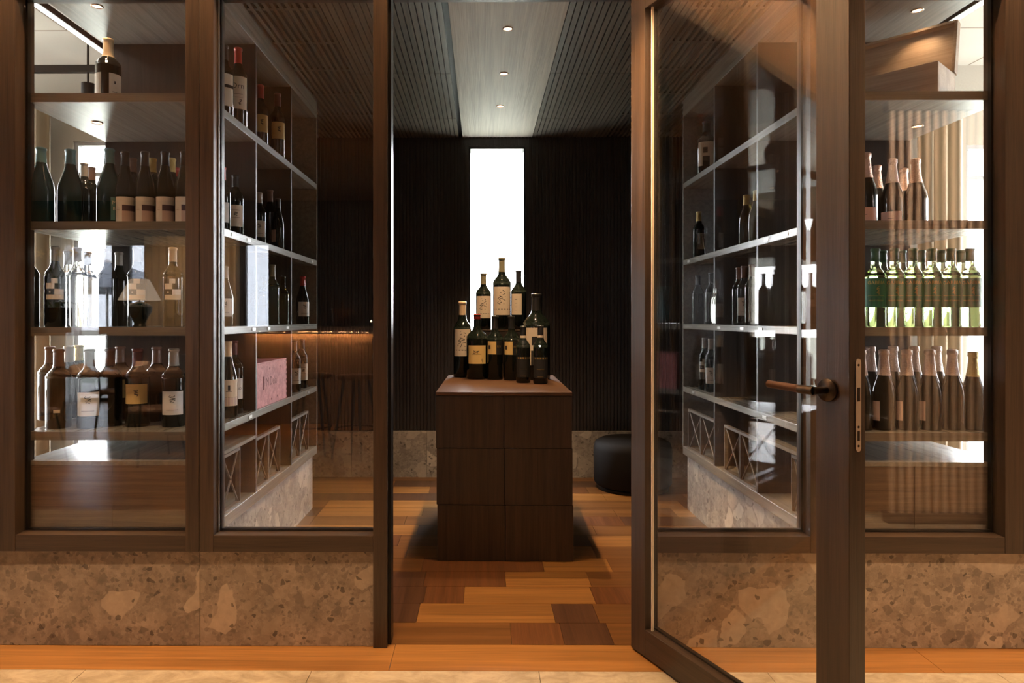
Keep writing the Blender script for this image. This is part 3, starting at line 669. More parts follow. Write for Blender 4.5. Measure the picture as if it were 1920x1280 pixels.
STYLE = {
 'none': [],
 'cream': [(P_CREAM, .16, .50, -.95, .95, [('T', INK, 'CHATEAU', .030, .42, 0), ('P', INK, .30, .304, -.5, .5), ('S', INK, squig(0, .36, .6, .06), 0)])],
 'white': [(P_WHITE, .16, .46, -.95, .95, [('S', INK, squig(0, .36, .6, .10), 0), ('P', INK, .22, .225, -.5, .5)])],
 'twopart': [(P_CREAM, .02, .50, -1.5, -.55, []), (P_CREAM, .02, .50, .05, 1.35, [('P', INK, .36, .40, .45, .6), ('P', INK, .25, .256, .3, .9), ('P', INK, .21, .214, .3, .9)])],
 'mauve': [(P_WHITE, .01, .36, -1.1, 1.3, [('P', P_PURP, .17, .25, -.35, 1.3), ('P', P_ROSE, .012, .17, -.35, 1.3), ('P', INK, .20, .203, -.9, -.6), ('P', INK, .18, .183, -.9, -.6)])],
 'teal': [(P_TEAL, .0, .0001, 0, .01, [])],
 'tealtext': [(P_TEAL, .04, .34, .1, 1.2, [('T', P_WHITE, 'MAR', .07, .27, .65), ('T', P_WHITE, 'BARI', .06, .19, .65)])],
 'checker': [(P_CREAM, .34, .40, -.9, .9, []), (P_WHITE, .401, .47, -.05, .9, [('P', P_BLACK, .402, .469, -.9, -.06), ('P', P_WHITE, .425, .445, -.55, -.4)]), (P_WHITE, .471, .54, -.9, -.05, [('P', P_BLACK, .472, .539, -.04, .5)]), (P_WHITE, .541, .60, -.35, .25, [])],
 'ornate': [(P_CREAM, .22, .62, -1.0, 1.0, [('T', INK, 'Orn', .095, .50, -.15), ('P', INK, .40, .404, -.5, .4), ('P', INK, .36, .363, -.5, .4), ('S', INK, squig(.1, .30, .4, .06), 0)])],
 'double': [(P_CREAM, .18, .42, -1.1, 1.1, []), (P_CREAM, .46, .60, -1.1, 1.1, [])],
 'yellow': [(P_YEL, .30, .55, -1.0, 1.0, [('S', INK, squig(0, .44, .5, .08), 0)])],
 'yellowlow': [(P_YEL, .24, .52, -.9, .9, [('S', INK, squig(-.1, .42, .7, .05), 0), ('P', INK, .385, .39, -.5, .4), ('S', INK, squig(.5, .29, .12, .04, 4), 0)])],
 'horse': [(P_CREAM, .28, .635, -1.05, 1.05, [('S', INK, squig(.05, .50, .8, .20, 18), 0), ('S', INK, squig(-.35, .45, .5, .12, 9), 0), ('P', INK, .355, .364, -1.0, 1.0)])],
 'horsehi': [(P_CREAM, .20, .59, -1.05, 1.05, [('S', INK, squig(.05, .45, .8, .20, 18), 0), ('S', INK, squig(-.35, .40, .5, .12, 9), 0), ('P', INK, .275, .283, -1.0, 1.0)])],
 'plainhi': [(P_CREAM, .25, .60, -1.05, .4, [('P', INK, .50, .505, -.5, -.2), ('P', INK, .44, .443, -.5, -.2), ('P', INK, .38, .383, -.5, -.2), ('P', INK, .32, .322, -.5, -.2)])],
 'torn': [(P_YEL, .40, .60, -1.0, .15, [('P', INK, .48, .54, -.85, -.55)]), (P_BLACK, .395, .605, .16, 1.1, [('T', GOLD, 'RN', .05, .52, .5)])],
 'darkgold': [(P_BLACK, .10, .46, -1.2, 1.2, [('P', GOLD, .42, .455, -1.1, 1.1), ('P', GOLD, .245, .25, -.5, .5), ('P', GOLD, .12, .126, -.4, .4)]), (P_CREAM, .79, .83, -3.14, 3.14, [])],
 'bigcream': [(P_CREAM, .17, .60, -.95, .85, [('P', P_BLACK, .40, .50, -.35, .1), ('P', P_BLACK, .17, .34, -.4, .3)])],
 'gabbia': [(P_GREEN, .25, .62, -1.35, 1.35, [('T', GOLD, 'GABBIA', .062, .56, 0), ('P', P_GREEN2, .252, .38, -1.34, 1.34), ('T', GOLD, 'PINOT GRIGIO', .026, .335, 0), ('S', GOLD, squig(.15, .46, .35, .09, 16), 0), ('S', GOLD, squig(.15, .46, .25, .07, 12), 0), ('P', GOLD, .395, .398, -.8, .8)])],
 'pinklow': [(P_PINK, .06, .26, -1.2, .9, [('P', INK, .16, .165, -.4, .1)])],
 'lowband': [(P_ROSE, .12, .36, -1.3, -.3, [])],
 'tiny': [(P_CREAM, .20, .24, -.25, .25, [])],
 'lenn': [(P_WHITE, .20, .48, -.9, .9, [('T', INK, 'LENO', .055, .34, .1)])],
 'crest': [(P_CREAM, .16, .50, -1.1, 1.1, [('P', INK, .36, .43, -.12, .12), ('P', INK, .345, .352, -.3, .3), ('P', INK, .27, .273, -1.0, 1.0), ('P', P_ROSE, .165, .265, -1.05, 1.05)])],
}
R_ = .0375
def sh(i): return SH[i][1]
# --- left cabinet, near end, upper shelf
bottle(U(203, 2.95), 2.95, sh(3), .315, .050, 'bordeaux', G_DARK, 'cream', 'twopart', 'single squat dark bottle with cream foil on the top shelf at far left', capz=.74)
# second compartment
gl = 'bottles on the second shelf at left'
T1 = ((77, 2.745, 'leftmost'), (132, 2.80, 'second'), (205, 2.78, 'third'))
for (px, yy, w_) in T1:
    t = bottle(U(px, yy), yy, sh(2), .300*yy/2.745, .0465, 'burgundy', G_TEAL, 'teal', 'tealtext' if w_ == 'third' else 'none', 'teal glass bottle with blue foil, %s from the left on second shelf' % w_, gl, capz=.80)
    mb = MB(); s_ = {'leftmost': 'LLI', 'second': 'ILLI', 'third': 'IBA'}[w_]; arc_text(mb, s_, .034, .0195, .232, -.1 if w_ != 'third' else .2); mb.build('foil_lettering', P_WHITE, t)
fr = ((235, 2.78, 'first'), (272, 2.78, 'second'), (310, 2.78, 'third'), (346, 2.78, 'fourth'))
for (px, yy, w_) in fr: bottle(U(px, yy), yy, sh(2), .292, .0385, 'burgundy', G_DARK, 'black', 'mauve', 'dark bottle with white and mauve label, %s of front row by the post' % w_, gl, turn=.05)
for (px, yy, w_, cp) in ((158, 3.02, 'one of two dark bottles against the bright window, taller left one', 'grey'), (172, 3.10, 'one of two dark bottles against the bright window, lower right one', 'brown')):
    bottle(U(px, yy), yy, sh(2), .30, .037, 'bordeaux', G_DARK, cp, 'none', w_+', second shelf', gl)
for (px, yy, w_, cp) in ((249, 2.93, 'first from left', 'brown'), (286, 2.93, 'second from left', 'gold'), (322, 2.93, 'third from left', 'gold')):
    bottle(U(px, yy), yy, sh(2), .300, .0375, 'bordeaux', G_DARK, cp, 'none', 'dark bottle peeking behind the mauve labelled row, %s' % w_, gl)
bottle(U(331, 3.05), 3.05, sh(2), .285, .037, 'bordeaux', G_DARK, 'red', 'none', 'red capped dark bottle at the right end of second shelf left', gl)
# third compartment
gl = 'bottles on the eye level shelf at left'
for (px, yy, cp, st, d) in ((54, 2.735, 'green', 'none', 'green capped bottle at the far left edge, eye level shelf'), (103, 2.76, 'olive', 'checker', 'olive capped checker label bottle before the mirrored flowers'),
        (127, 2.95, 'grey', 'none', 'grey capped bottle before bright window, first of three'), (145, 2.80, 'grey', 'none', 'grey capped bottle before bright window, second of three'), (164, 2.98, 'grey', 'none', 'grey capped bottle before bright window, third of three'),
        (202, 2.86, 'grey', 'none', 'grey capped bottle left of the mirrored lamp'), (223, 3.0, 'grey', 'none', 'dark bottle with grey foil directly above the mirrored lampshade'),
        (257, 2.80, 'grey', 'checker', 'checker label bottle seen through the mirrored lampshade'), (324, 2.80, 'cream', 'checker', 'dark bottle with black and white checker label beside the post')):
    bottle(U(px, yy), yy, sh(1), .322, .0375, 'bordeaux', G_WHITE if px in (127, 145, 164) else G_DARK, cp, st, d, gl, capz=.82)
# fourth compartment
gl = 'large bottles on the lower shelf at left'
for (px, yy, st, cp, d) in ((94, 3.02, 'none', 'brown', 'red foil magnum at the left end, partly hidden, lower shelf'), (110, 2.80, 'tiny', 'brown', 'front black magnum at the left end with tiny square label'), (129, 3.08, 'none', 'cream', 'magnum with cream foil in back row, lower shelf left'),
        (148, 3.2, 'none', 'gold', 'magnum with golden foil in back row, lower shelf left'), (168, 2.80, 'white', 'brown', 'magnum with wide white label, lower shelf, above chair leg reflections'), (206, 2.85, 'none', 'brown', 'unlabelled black magnum right of the white labelled one'),
        (226, 3.05, 'yellow', 'brown', 'magnum with narrow yellow label behind, lower shelf'), (258, 2.84, 'yellow', 'darkred', 'magnum with ochre yellow label and dark red foil, lower shelf left'), (294, 3.0, 'none', 'brown', 'unlabelled magnum between ochre and white labelled ones'), (326, 2.84, 'white', 'grey', 'magnum with white label and grey foil beside the post')):
    bottle(U(px, yy), yy, sh(0), .318, .047, 'bordeaux', G_DARK, cp, st, d, gl, capz=.78, turn=-.15)
# --- left cabinet, side bays
gl = 'bottles in the side bays of the left cabinet'
for (x, y, i, h_, r_, shp, gm_, cp, st, tn, d) in (
  (-1.150, 3.085, 3, .34, .040, 'bordeaux', G_DARK, 'black', 'double', 0, 'dark bottle with two cream labels, upper left corner by post'),
  (-1.130, 3.205, 3, .375, .041, 'bordeaux', G_DARK, 'red', 'ornate', .1, 'tall red capped bottle with large cream Orn label, top shelf'),
  (-1.185, 3.70, 3, .37, .041, 'bordeaux', G_DARK, 'red', 'yellow', .15, 'red capped bottle with yellow label, top shelf second bay'),
  (-1.135, 3.84, 3, .37, .040, 'bordeaux', G_DARK, 'darkred', 'yellow', .2, 'dark red capped bottle with yellow label, farthest on top shelf'),
  (-1.165, 3.10, 2, .30, R_, 'bordeaux', G_DARK, 'red', 'white', -.1, 'red capped bottle with white label, second shelf first bay'),
  (-1.150, 3.225, 2, .29, R_, 'bordeaux', G_DARK, 'black', 'cream', 0, 'black capped bottle with cream label, second shelf first bay'),
  (-1.165, 3.62, 2, .28, .034, 'bordeaux', G_DARK, 'grey', 'white', 0, 'white labelled bottle beside upright, second shelf middle bay'),
  (-1.170, 3.82, 2, .33, R_, 'bordeaux', G_DARK, 'brown', 'none', 0, 'tall brown capped bottle, second shelf middle bay'),
  (-1.105, 3.745, 2, .27, .033, 'burgundy', G_DARK, 'black', 'lowband', 0, 'slim bottle at the front edge, second shelf middle bay'),
  (-1.160, 3.12, 1, .27, .036, 'burgundy', G_WHITE, 'grey', 'white', 0, 'clear bottle with white label, eye level, first bay'),
  (-1.150, 3.80, 1, .33, .036, 'bordeaux', G_CLEAR, 'olive', 'none', 0, 'tall pale wine bottle beside the teal gift box'),
  (-1.220, 3.87, 1, .27, .034, 'bordeaux', G_GOLD, None, 'none', 0, 'amber glass bottle behind the tall pale one'),
  (-1.115, 3.873, 1, .27, .033, 'bordeaux', G_GOLD, None, 'none', 0, 'amber glass bottle beside the far upright'),
  (-1.130, 4.36, 1, .30, .041, 'burgundy', G_DARK, 'red', 'white', .3, 'red capped sloping bottle with white label, eye level far bay'),
  (-1.190, 4.18, 1, .26, .036, 'bordeaux', G_DARK, 'black', 'none', 0, 'short dark bottle left of the red capped one, eye level'),
  (-1.170, 2.97, 0, .34, .042, 'burgundy', G_DARK, 'cream', 'crest', .1, 'front bottle with crest label and cream foil, lower bay by post'),
  (-1.135, 3.09, 0, .34, .042, 'burgundy', G_DARK, 'cream', 'crest', .1, 'middle bottle with crest label and cream foil, lower bay'),
  (-1.160, 3.235, 0, .34, .042, 'bordeaux', G_DARK, 'darkred', 'lenn', .2, 'dark red capped bottle with white Leno label, lower bay'),
  (-1.170, 4.08, 0, .31, R_, 'bordeaux', G_DARK, 'black', 'white', .1, 'white labelled bottle right of pink crate, nearer one'),
  (-1.130, 4.17, 0, .31, R_, 'bordeaux', G_DARK, 'black', 'white', .3, 'white labelled bottle right of pink crate, second one'),
  (-1.150, 4.42, 0, .31, R_, 'bordeaux', G_DARK, 'black', 'cream', .2, 'cream labelled bottle in the far lower bay')):
    bottle(x, y, sh(i), h_, r_, shp, gm_, cp, st, d, gl, turn=tn)
gb = empty('gift_box', (-1.20, 3.52, sh(1)), .25); tag(gb, 'teal cardboard gift box leaning beside pale bottles at eye level', 'box')
M_ = Matrix.Rotation(-.13, 4, 'X'); MB().box(-.05, .05, -.085, .055, .012, .235, 0, M_).build('carton', plain('teal_card', (.07, .22, .24), .5), gb, .002)
MB().box(.0502, .0508, -.06, .03, .12, .19, 0, M_).build('printed_panel', plain('pale_teal_print', (.2, .38, .40), .5), gb)
# pink crate
cr = empty('wooden_crate', (-1.22, 3.61, sh(0))); tag(cr, 'pink stained wooden wine crate in the middle lower bay', 'crate')
Lc, Hc = .255, .215; mb = MB()
mb.box(.115, .127, -Lc, Lc, .0, Hc); mb.box(-.13, -.118, -Lc, Lc, 0, Hc); mb.box(-.118, .115, -Lc, -Lc+.012, 0, Hc); mb.box(-.118, .115, Lc-.012, Lc, 0, Hc)
for i in range(8): mb.box(.1145, .1275, Lc, Lc+.006, i*.027+.002, i*.027+.0155)
mb.build('crate_wall', PINKW, cr, .0012); MB().box(-.118, .115, -Lc+.013, Lc-.013, .0, .012).build('crate_bottom', PINKW, cr)
MB().box(-.13, .1275, -Lc, Lc, Hc+.0005, Hc+.008).build('crate_lid', PINKW, cr, .0012)
mb = MB(); ink = plain('stamp_ink', (.24, .05, .06), .7)
vs, fs = textpts('M Dela', .062); mb.add([(.1276, v[0]-.02, .118+v[1]) for v in vs], fs)
for (yy, zz) in ((-.05, .185), (.13, .185), (.08, .03), (-.02, .025)):
    t = MB(); t.lathe([(0, 0), (.006, 0), (.006, .0006)], 12); Mx = Matrix.Translation((.1275, yy, zz)) @ Matrix.Rotation(PI/2, 4, 'Y'); mb.add([tuple(Mx @ Vector(v)) for v in t.v], t.f)
mb.box(.1276, .1280, -.16, -.155, .085, .15); mb.box(.1276, .1280, -.15, -.146, .085, .15); mb.box(.1276, .1280, -.14, -.136, .085, .15)
mb.build('stamped_marks', ink, cr)
# --- right cabinet side bays (seen through the door)
gl = 'bottles in the side bays of the right cabinet'
for (x, y, i, h_, r_, shp, gm_, cp, st, d) in (
  (1.39, 4.30, 3, .34, .058, 'bordeaux', G_DARK, 'black', 'bigcream', 'big bottle with tan label alone on top shelf, right cabinet'),
  (1.38, 4.02, 2, .30, R_, 'bordeaux', G_DARK, 'brown', 'none', 'dark bottle, second shelf of right cabinet, nearer bay edge'),
  (1.38, 4.42, 2, .30, R_, 'bordeaux', G_DARK, 'gold', 'none', 'gold capped bottle, second shelf of right cabinet, far bay'),
  (1.37, 3.60, 2, .26, .04, 'burgundy', G_GOLD, 'gold', 'none', 'amber bottle left of two on second shelf, right cabinet'),
  (1.37, 3.47, 2, .26, .04, 'burgundy', G_GOLD, 'gold', 'none', 'amber bottle right of two on second shelf, right cabinet'),
  (1.38, 4.44, 1, .31, R_, 'bordeaux', G_DARK, 'black', 'none', 'dark bottle far end, eye level shelf of right cabinet'),
  (1.38, 4.18, 1, .31, R_, 'bordeaux', G_DARK, 'black', 'none', 'dark bottle in far bay nearer the middle, eye level right'),
  (1.39, 3.76, 1, .31, R_, 'bordeaux', G_DARK, 'brown', 'none', 'first of three dark bottles, middle bay eye level right'),
  (1.38, 3.66, 1, .31, R_, 'bordeaux', G_DARK, 'brown', 'white', 'second of three dark bottles, middle bay eye level right'),
  (1.38, 3.55, 1, .31, R_, 'bordeaux', G_DARK, 'brown', 'none', 'third of three dark bottles, middle bay eye level right'),
  (1.39, 4.34, 0, .32, .036, 'bordeaux', G_DARK, 'grey', 'checker', 'checker labelled bottle in the lower far bay, right cabinet'),
  (1.38, 4.19, 0, .32, .036, 'bordeaux', G_DARK, 'grey', 'white', 'white labelled bottle in the lower far bay, right cabinet'),
  (1.39, 4.00, 0, .31, .044, 'burgundy', G_DARK, 'black', 'mauve', 'sloping bottle with pale mauve label by the upright, right cabinet')):
    bottle(x, y, sh(i), h_, r_, shp, gm_, cp, st, d, gl)
# --- right cabinet near end
gl = 'sparkling bottles on the second shelf at right'
for (px, yy, st, gm_, d) in ((1624, 2.92, 'pinklow', G_CHAMP, 'pink labelled sparkling bottle at the door edge, second shelf'), (1644, 3.16, 'none', G_CHAMP, 'sparkling bottle with gold foil behind, left of four foils'),
        (1673, 3.03, 'pinklow', G_CHAMP, 'sparkling bottle with pink label in front, second shelf right'), (1694, 3.22, 'none', G_CHAMP, 'small gold foil of a sparkling bottle behind the pink labelled one'), (1717, 3.03, 'none', G_CHAMP, 'rightmost sparkling bottle on the second shelf')):
    bottle(U(px, yy), yy, sh(2), .315, .0445, 'champagne', gm_, 'pink', st, d, gl, capz=.66)
gl = 'green labelled bottles on the eye level shelf at right'
nm = ('first', 'second', 'third', 'fourth', 'fifth', 'sixth')
for i, px in enumerate((1641, 1677, 1712, 1747.5, 1783, 1819)):
    bottle(U(px, 2.765), 2.765, sh(1), .312, .0372, 'bordeaux', G_CLEAR, 'green', 'gabbia', 'pale wine bottle with green label, %s from the door in front row' % nm[i], gl, capz=.84, turn=.12)
for i, px in enumerate((1655, 1691, 1727, 1765, 1803)):
    bottle(U(px, 2.90), 2.90, sh(1), .318, .0372, 'bordeaux', G_CLEAR, 'green', 'none', 'pale wine bottle behind green labelled row, %s from the door' % nm[i], gl, capz=.84)
gl = 'sparkling bottles on the lower shelf at right'
for i, px in enumerate((1614, 1657, 1700, 1743, 1785.5, 1825)):
    yy = 2.775; last = px == 1825
    bottle(U(px, yy), yy, sh(0), .318 if not last else .31, .0445, 'champagne', G_CHAMP, 'gold' if last else 'pale', 'none' if i > 3 else 'lowband', ('golden foil sparkling bottle at the right end of lower shelf' if last else 'pink foil sparkling bottle, %s from the door in front row, lower shelf' % nm[i]), gl, capz=.68)
for i, px in enumerate((1632, 1674, 1714, 1756)):
    bottle(U(px, 2.92), 2.92, sh(0), .325, .0445, 'champagne', G_CHAMP, 'pale', 'none', 'pink foil sparkling bottle, %s from the door in back row, lower shelf' % nm[i], gl, capz=.68)
# wooden presentation box with its lid up
wb_ = empty('wooden_box', (1.79, 2.735, sh(3)), math.atan2(.742, -.67)-PI); tag(wb_, 'open pale pine wine box on the top shelf at right', 'box')
# local x runs back along the front face (away to the left), y goes to the rear
a = math.atan2(.742, -.67); wb_.rotation_euler = (0, 0, a)
wl_, wd, wh = .40, .235, .135
mb = MB(); mb.box(0, wl_, -.012, 0, 0, wh); mb.box(0, wl_, -wd, -wd+.012, 0, wh); mb.box(0, .012, -wd+.012, -.012, 0, wh); mb.box(wl_-.012, wl_, -wd+.012, -.012, 0, wh); mb.box(.012, wl_-.012, -wd+.012, -.012, 0, .01)
mb.build('box_body', RAWW, wb_, .0015)
M_ = Matrix.Translation((0, -wd-.002, wh)) @ Matrix.Rotation(math.radians(12), 4, 'X')
mb = MB(); mb.box(-.004, wl_, -.012, 0, 0, .235, 0, M_); mb.box(-.004, .008, 0, .03, .0, .235, 0, M_); mb.box(.008, wl_, 0, .03, .222, .235, 0, M_)
mb.build('lid', RAWW, wb_, .0015)
# ---------------------------------------------------------------- pedestal
ped = empty('display_pedestal', ((U(818, 3.54)+U(1074, 3.54))/2, 3.54, 0), -.012); tag(ped, 'dark oak display pedestal of stacked square blocks in the middle', 'pedestal')
PH = [0, .288, .577, .846]; hw = (U(1074, 3.54)-U(818, 3.54))/2; PD = 1.07
for r_i in range(3):
    for c_i in range(2):
        off = (.004, .0, -.003)[r_i]
        for d_i in range(3):
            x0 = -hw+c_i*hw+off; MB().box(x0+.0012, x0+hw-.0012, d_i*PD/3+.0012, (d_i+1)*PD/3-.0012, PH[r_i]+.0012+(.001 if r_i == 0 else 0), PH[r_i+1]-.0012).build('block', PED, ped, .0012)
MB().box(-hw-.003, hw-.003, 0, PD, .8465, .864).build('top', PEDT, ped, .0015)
TZ = .864
rs = empty('display_riser', (0, 0, TZ)); tag(rs, 'low dark box lifting three tall bottles at the back of the pedestal', 'riser')
rx0, rx1 = U(889, 4.5), U(988, 4.5)
MB().box(rx0, rx1, 4.455, 4.60, 0, .295).build('riser_body', DARKW, rs, .0015); MB().box(rx0-.002, rx1+.002, 4.453, 4.602, .2955, .305).build('riser_top', PED, rs, .001)
RZ = TZ+.305
def pb(px, Y, z, top, w, *a, **k_):
    h = (Zp(px, top, Y)-z); bottle(U(px, Y), Y, z, h, w/F*Y/2, *a, **k_)
gl = 'wine bottles grouped on the pedestal'
pb(867, 4.47, TZ, 565, 34, 'bordeaux', G_DARK, 'cream', 'horse', 'magnum with horse drawing label at left end of the pedestal', gl, nk=1.05, capz=.82)
pb(894.5, 4.34, TZ, 589, 40, 'bordeaux', G_DARK, None, 'yellowlow', 'broad bottle with red wax top and plain yellow label', gl, nk=1.4)
wx = MB().lathe([(.019, -.034), (.0215, -.030), (.0225, -.004), (.021, .001), (0, .003)], 24); 
for o in list(bpy.data.objects):
    if o.get('label') == 'broad bottle with red wax top and plain yellow label':
        hh = Zp(894.5, 589, 4.34)-TZ; wx.build('wax_top', FOIL['red'], o, loc=(0, 0, hh))
pb(928, 4.30, TZ, 592, 31, 'bordeaux', G_DARK, 'black', 'torn', 'dark bottle with half yellow half black label, left one of pair', gl, nk=1.1)
pb(959, 4.25, TZ, 592, 30, 'bordeaux', G_DARK, 'black', 'torn', 'dark bottle with half yellow half black label, right one of pair', gl, nk=1.1)
pb(981, 4.08, TZ, 611, 26.5, 'bordeaux', G_DARK, 'black', 'darkgold', 'slim black bottle with gold band at the pedestal front, left one', gl, capz=.83)
pb(1013.5, 4.02, TZ, 610, 27.5, 'bordeaux', G_DARK, 'black', 'darkgold', 'slim black bottle with gold band at the pedestal front, right one', gl, capz=.83)
pb(1006, 4.31, TZ, 550, 51, 'bordeaux', G_DARK, 'black', 'bigcream', 'very large bottle with peach label at right on the pedestal', gl, nk=1.25)
pb(906.5, 4.53, RZ, 512, 29, 'bordeaux', G_DARK, 'olive', 'horsehi', 'tall bottle with drawing label on riser, left of three', gl, nk=1.2)
pb(941, 4.53, RZ, 483, 34, 'bordeaux', G_DARK, 'olive', 'horsehi', 'tallest bottle with drawing label, middle of three on riser', gl, nk=1.2)
pb(972.5, 4.53, RZ, 507, 29, 'bordeaux', G_DARK, 'black', 'plainhi', 'tall bottle with narrow cream label on riser, right of three', gl, nk=1.2)
# round pouf
pf = empty('round_pouf', (1.105, 5.10, 0)); tag(pf, 'low round black upholstered pouf in the back right corner', 'pouf')
MB().lathe([(0, .03), (.265, .03), (.28, .05), (.283, .29), (.27, .335), (.235, .355), (0, .36)], 40).build('cushion', plain('black_leather', (.007, .006, .006), .75, spec=.25), pf)
MB().lathe([(0, 0), (.26, 0), (.26, .03), (0, .03)], 32).build('foot_ring', BLACK, pf)

# ---------------------------------------------------------------- side rooms
def curtain(name, x0, x1, y, z0, z1, mat, label, amp=.035, pitch=.11):
    n_ = int((x1-x0)/pitch*8); pts = [(x0+(x1-x0)*i/n_, y+amp*math.sin(i/8*2*PI)+amp*.3*math.sin(i*.9)) for i in range(n_+1)]
    mb = MB(); vs = []
    for (a, b) in pts: vs += [(a, b, z0), (a, b, z1)]
    k_ = len(vs)
    for (a, b) in pts: vs += [(a, b+.004, z0), (a, b+.004, z1)]
    fs = [(2*i, 2*i+2, 2*i+3, 2*i+1) for i in range(n_)]+[(k_+2*i, k_+2*i+1, k_+2*i+3, k_+2*i+2) for i in range(n_)]
    mb.add(vs, fs, 0, True); return tag(mb.build(name, mat), label, 'curtain')
curtain('curtain', -4.05, U(92, 5.3), 5.30, .02, 2.9, CURT, 'pale cream curtain beside the window at far left')
curtain('curtain', U(1722, 5.3), U(1808, 5.3), 5.30, .02, 2.9, CURT, 'tan curtain left of the bright window at right')
for (xx, lb) in ((-2.02, 'white light strip under the pale ceiling at left'), (2.25, 'white light strip under the pale ceiling at right')):
    t = empty('linear_light', (xx, 4.0, 2.66)); tag(t, lb, 'light strip')
    MB().box(-.012, .012, -1.3, 1.44, -.004, 0).build('diffuser', LEDW, t); MB().box(-.02, .02, -1.3, 1.44, .0005, .03).build('channel', BLACK, t)
    MB().tube((0, -1, .03), (0, -1, .56), .003).tube((0, 1.2, .03), (0, 1.2, .56), .003).build('suspension_rod', BLACK, t)
t = empty('track_spotlight', (U(165, 5.0), 5.0, 2.96)); tag(t, 'dark cylinder spotlight hanging near the ceiling at far left', 'light')
MB().tube((0, 0, -.17), (0, 0, -.02), .045, .045, 20).build('lamp_head', BLACK, t); MB().tube((0, 0, -.02), (0, 0, .26), .008).build('stem', BLACK, t)
t = MB().box(-5, -1.86, 4.98, 5.02, 3.02, 3.07).build('lighting_track', BLACK); tag(t, 'black lighting track below the pale ceiling at left', 'track')

# ---------------------------------------------------------------- dining room furniture, mirrored in the glass
YV = lambda v: 2*YG-v
def wineglass(x, y, z, label):
    t = empty('wine_glass', (x, y, z)); tag(t, label, 'glass', 'wine glasses on the dining table')
    MB().lathe([(.0, .001), (.034, .001), (.034, .003), (.006, .007), (.0035, .02), (.0035, .09)], 20).build('stem', MATS['facade_glass'], t)
    MB().lathe([(.0035, .09), (.022, .10), (.038, .125), (.042, .15), (.036, .19), (.031, .215)], 24).build('bowl', MATS['facade_glass'], t)
def round_table(x, y, label, r=.62):
    t = empty('round_table', (x, y, 0)); tag(t, label, 'table')
    MB().lathe([(0, .715), (r-.02, .715), (r, .73), (r, .742), (r-.006, .748), (0, .748)], 48).build('table_top', wood('window_lit_table_oak', (.26, .165, .12), (.40, .27, .20), 'X', .22, .5), t)  # rosy top colour stands in for window light on a dark table
    MB().tube((0, 0, .02), (0, 0, .715), .035, .035, 16).build('column', BLACK, t); MB().lathe([(0, 0), (.25, 0), (.25, .012), (.05, .03), (0, .03)], 32).build('base', BLACK, t)
def chair(x, y, rz, label):
    t = empty('dining_chair', (x, y, 0), rz); tag(t, label, 'chair', 'dining chairs')
    MB().lathe([(0, .43), (.2, .43), (.215, .445), (.21, .465), (0, .47)], 24).build('seat', plain('tan_leather', (.22, .13, .09), .5), t)
    mb = MB(); n_ = 12
    vs = []
    for rr_ in (.215, .235):
        for i in range(n_+1): a = PI*.15+PI*.7*i/n_; vs += [(rr_*math.cos(a), rr_*math.sin(a), .62), (rr_*1.05*math.cos(a), rr_*1.05*math.sin(a), .79)]
    q = 2*(n_+1); fs = [(2*i, 2*i+1, 2*i+3, 2*i+2) for i in range(n_)]+[(q+2*i, q+2*i+2, q+2*i+3, q+2*i+1) for i in range(n_)]+[(2*i+1, q+2*i+1, q+2*i+3, 2*i+3) for i in range(n_)]+[(2*i, 2*i+2, q+2*i+2, q+2*i) for i in range(n_)]
    mb.add(vs, fs, 0, True); mb.build('backrest', MATS['tan_leather'], t)
    for sx in (-1, 1):
        MB().tube((sx*.14, -.13, .44), (sx*.20, -.20, .0), .011, .008).build('leg', BLACK, t)
        MB().path([(sx*.17, .19, .70), (sx*.15, .14, .44), (sx*.20, .24, .0)], .010).build('leg', BLACK, t)
tx, ty = U(222, 6.7), YV(6.7)
round_table(tx, ty, 'round dark dining table mirrored in the left glass', .56)
for i, (dx, dy) in enumerate(((.06, .15), (.0, .22), (.12, .24), (.33, -.05), (.38, .05), (.30, .08), (.42, -.04))):
    wineglass(tx+dx, ty+dy, .749, 'clear stemmed wine glass on the mirrored table, %s from its left' % ('first', 'second', 'third', 'fourth', 'fifth', 'sixth', 'seventh')[i])
for i, (dx, dy) in enumerate(((-.32, .12), (.05, -.38), (.36, .22), (-.2, .34))):
    t = empty('folded_napkin', (tx+dx, ty+dy, .749), i*1.3); tag(t, 'folded pinkish linen napkin, %s of four round the mirrored table' % nm[i], 'napkin', 'napkins on the dining table')
    MB().prism([(-.09, 0), (.09, 0), (.02, .055), (-.01, .055)], -.06, .06, 'y').build('folded_cloth', plain('linen', (.62, .50, .44), .8), t, .004)
for i, (dx, dy, rz, d) in enumerate(((-.30, .80, .35, 'left near'), (.62, .62, -.75, 'right near'), (-.45, -.80, PI-.5, 'left far'))):
    chair(tx+dx*1.05, ty+dy*1.05, rz+PI*0, 'dining chair with tan rounded back, %s side of the mirrored table' % d)
cy = YV(8.0); c0, c1 = U(185, 8.0), U(700, 8.0)
t = empty('bar_counter', ((c0+c1)/2, cy, 0)); tag(t, 'long dark counter with glowing underside mirrored in the glass', 'counter'); ox = (c0+c1)/2
MB().box(c0-ox, c1-ox, -.42, 0, 1.085, 1.145).build('counter_top', PANEL, t, .002); MB().box(c0-ox+.02, c1-ox-.02, -.40, -.16, 0, 1.084).build('counter_body', plain('counter_brown', (.16, .10, .065), .6), t)
MB().box(U(465, 8)-ox, U(690, 8)-ox, -.125, -.110, 1.078, 1.084).build('led_strip', LED2, t); MB().box(c0-ox, c1-ox, -.02, 0, 1.06, 1.0845).build('counter_lip', PANEL, t)
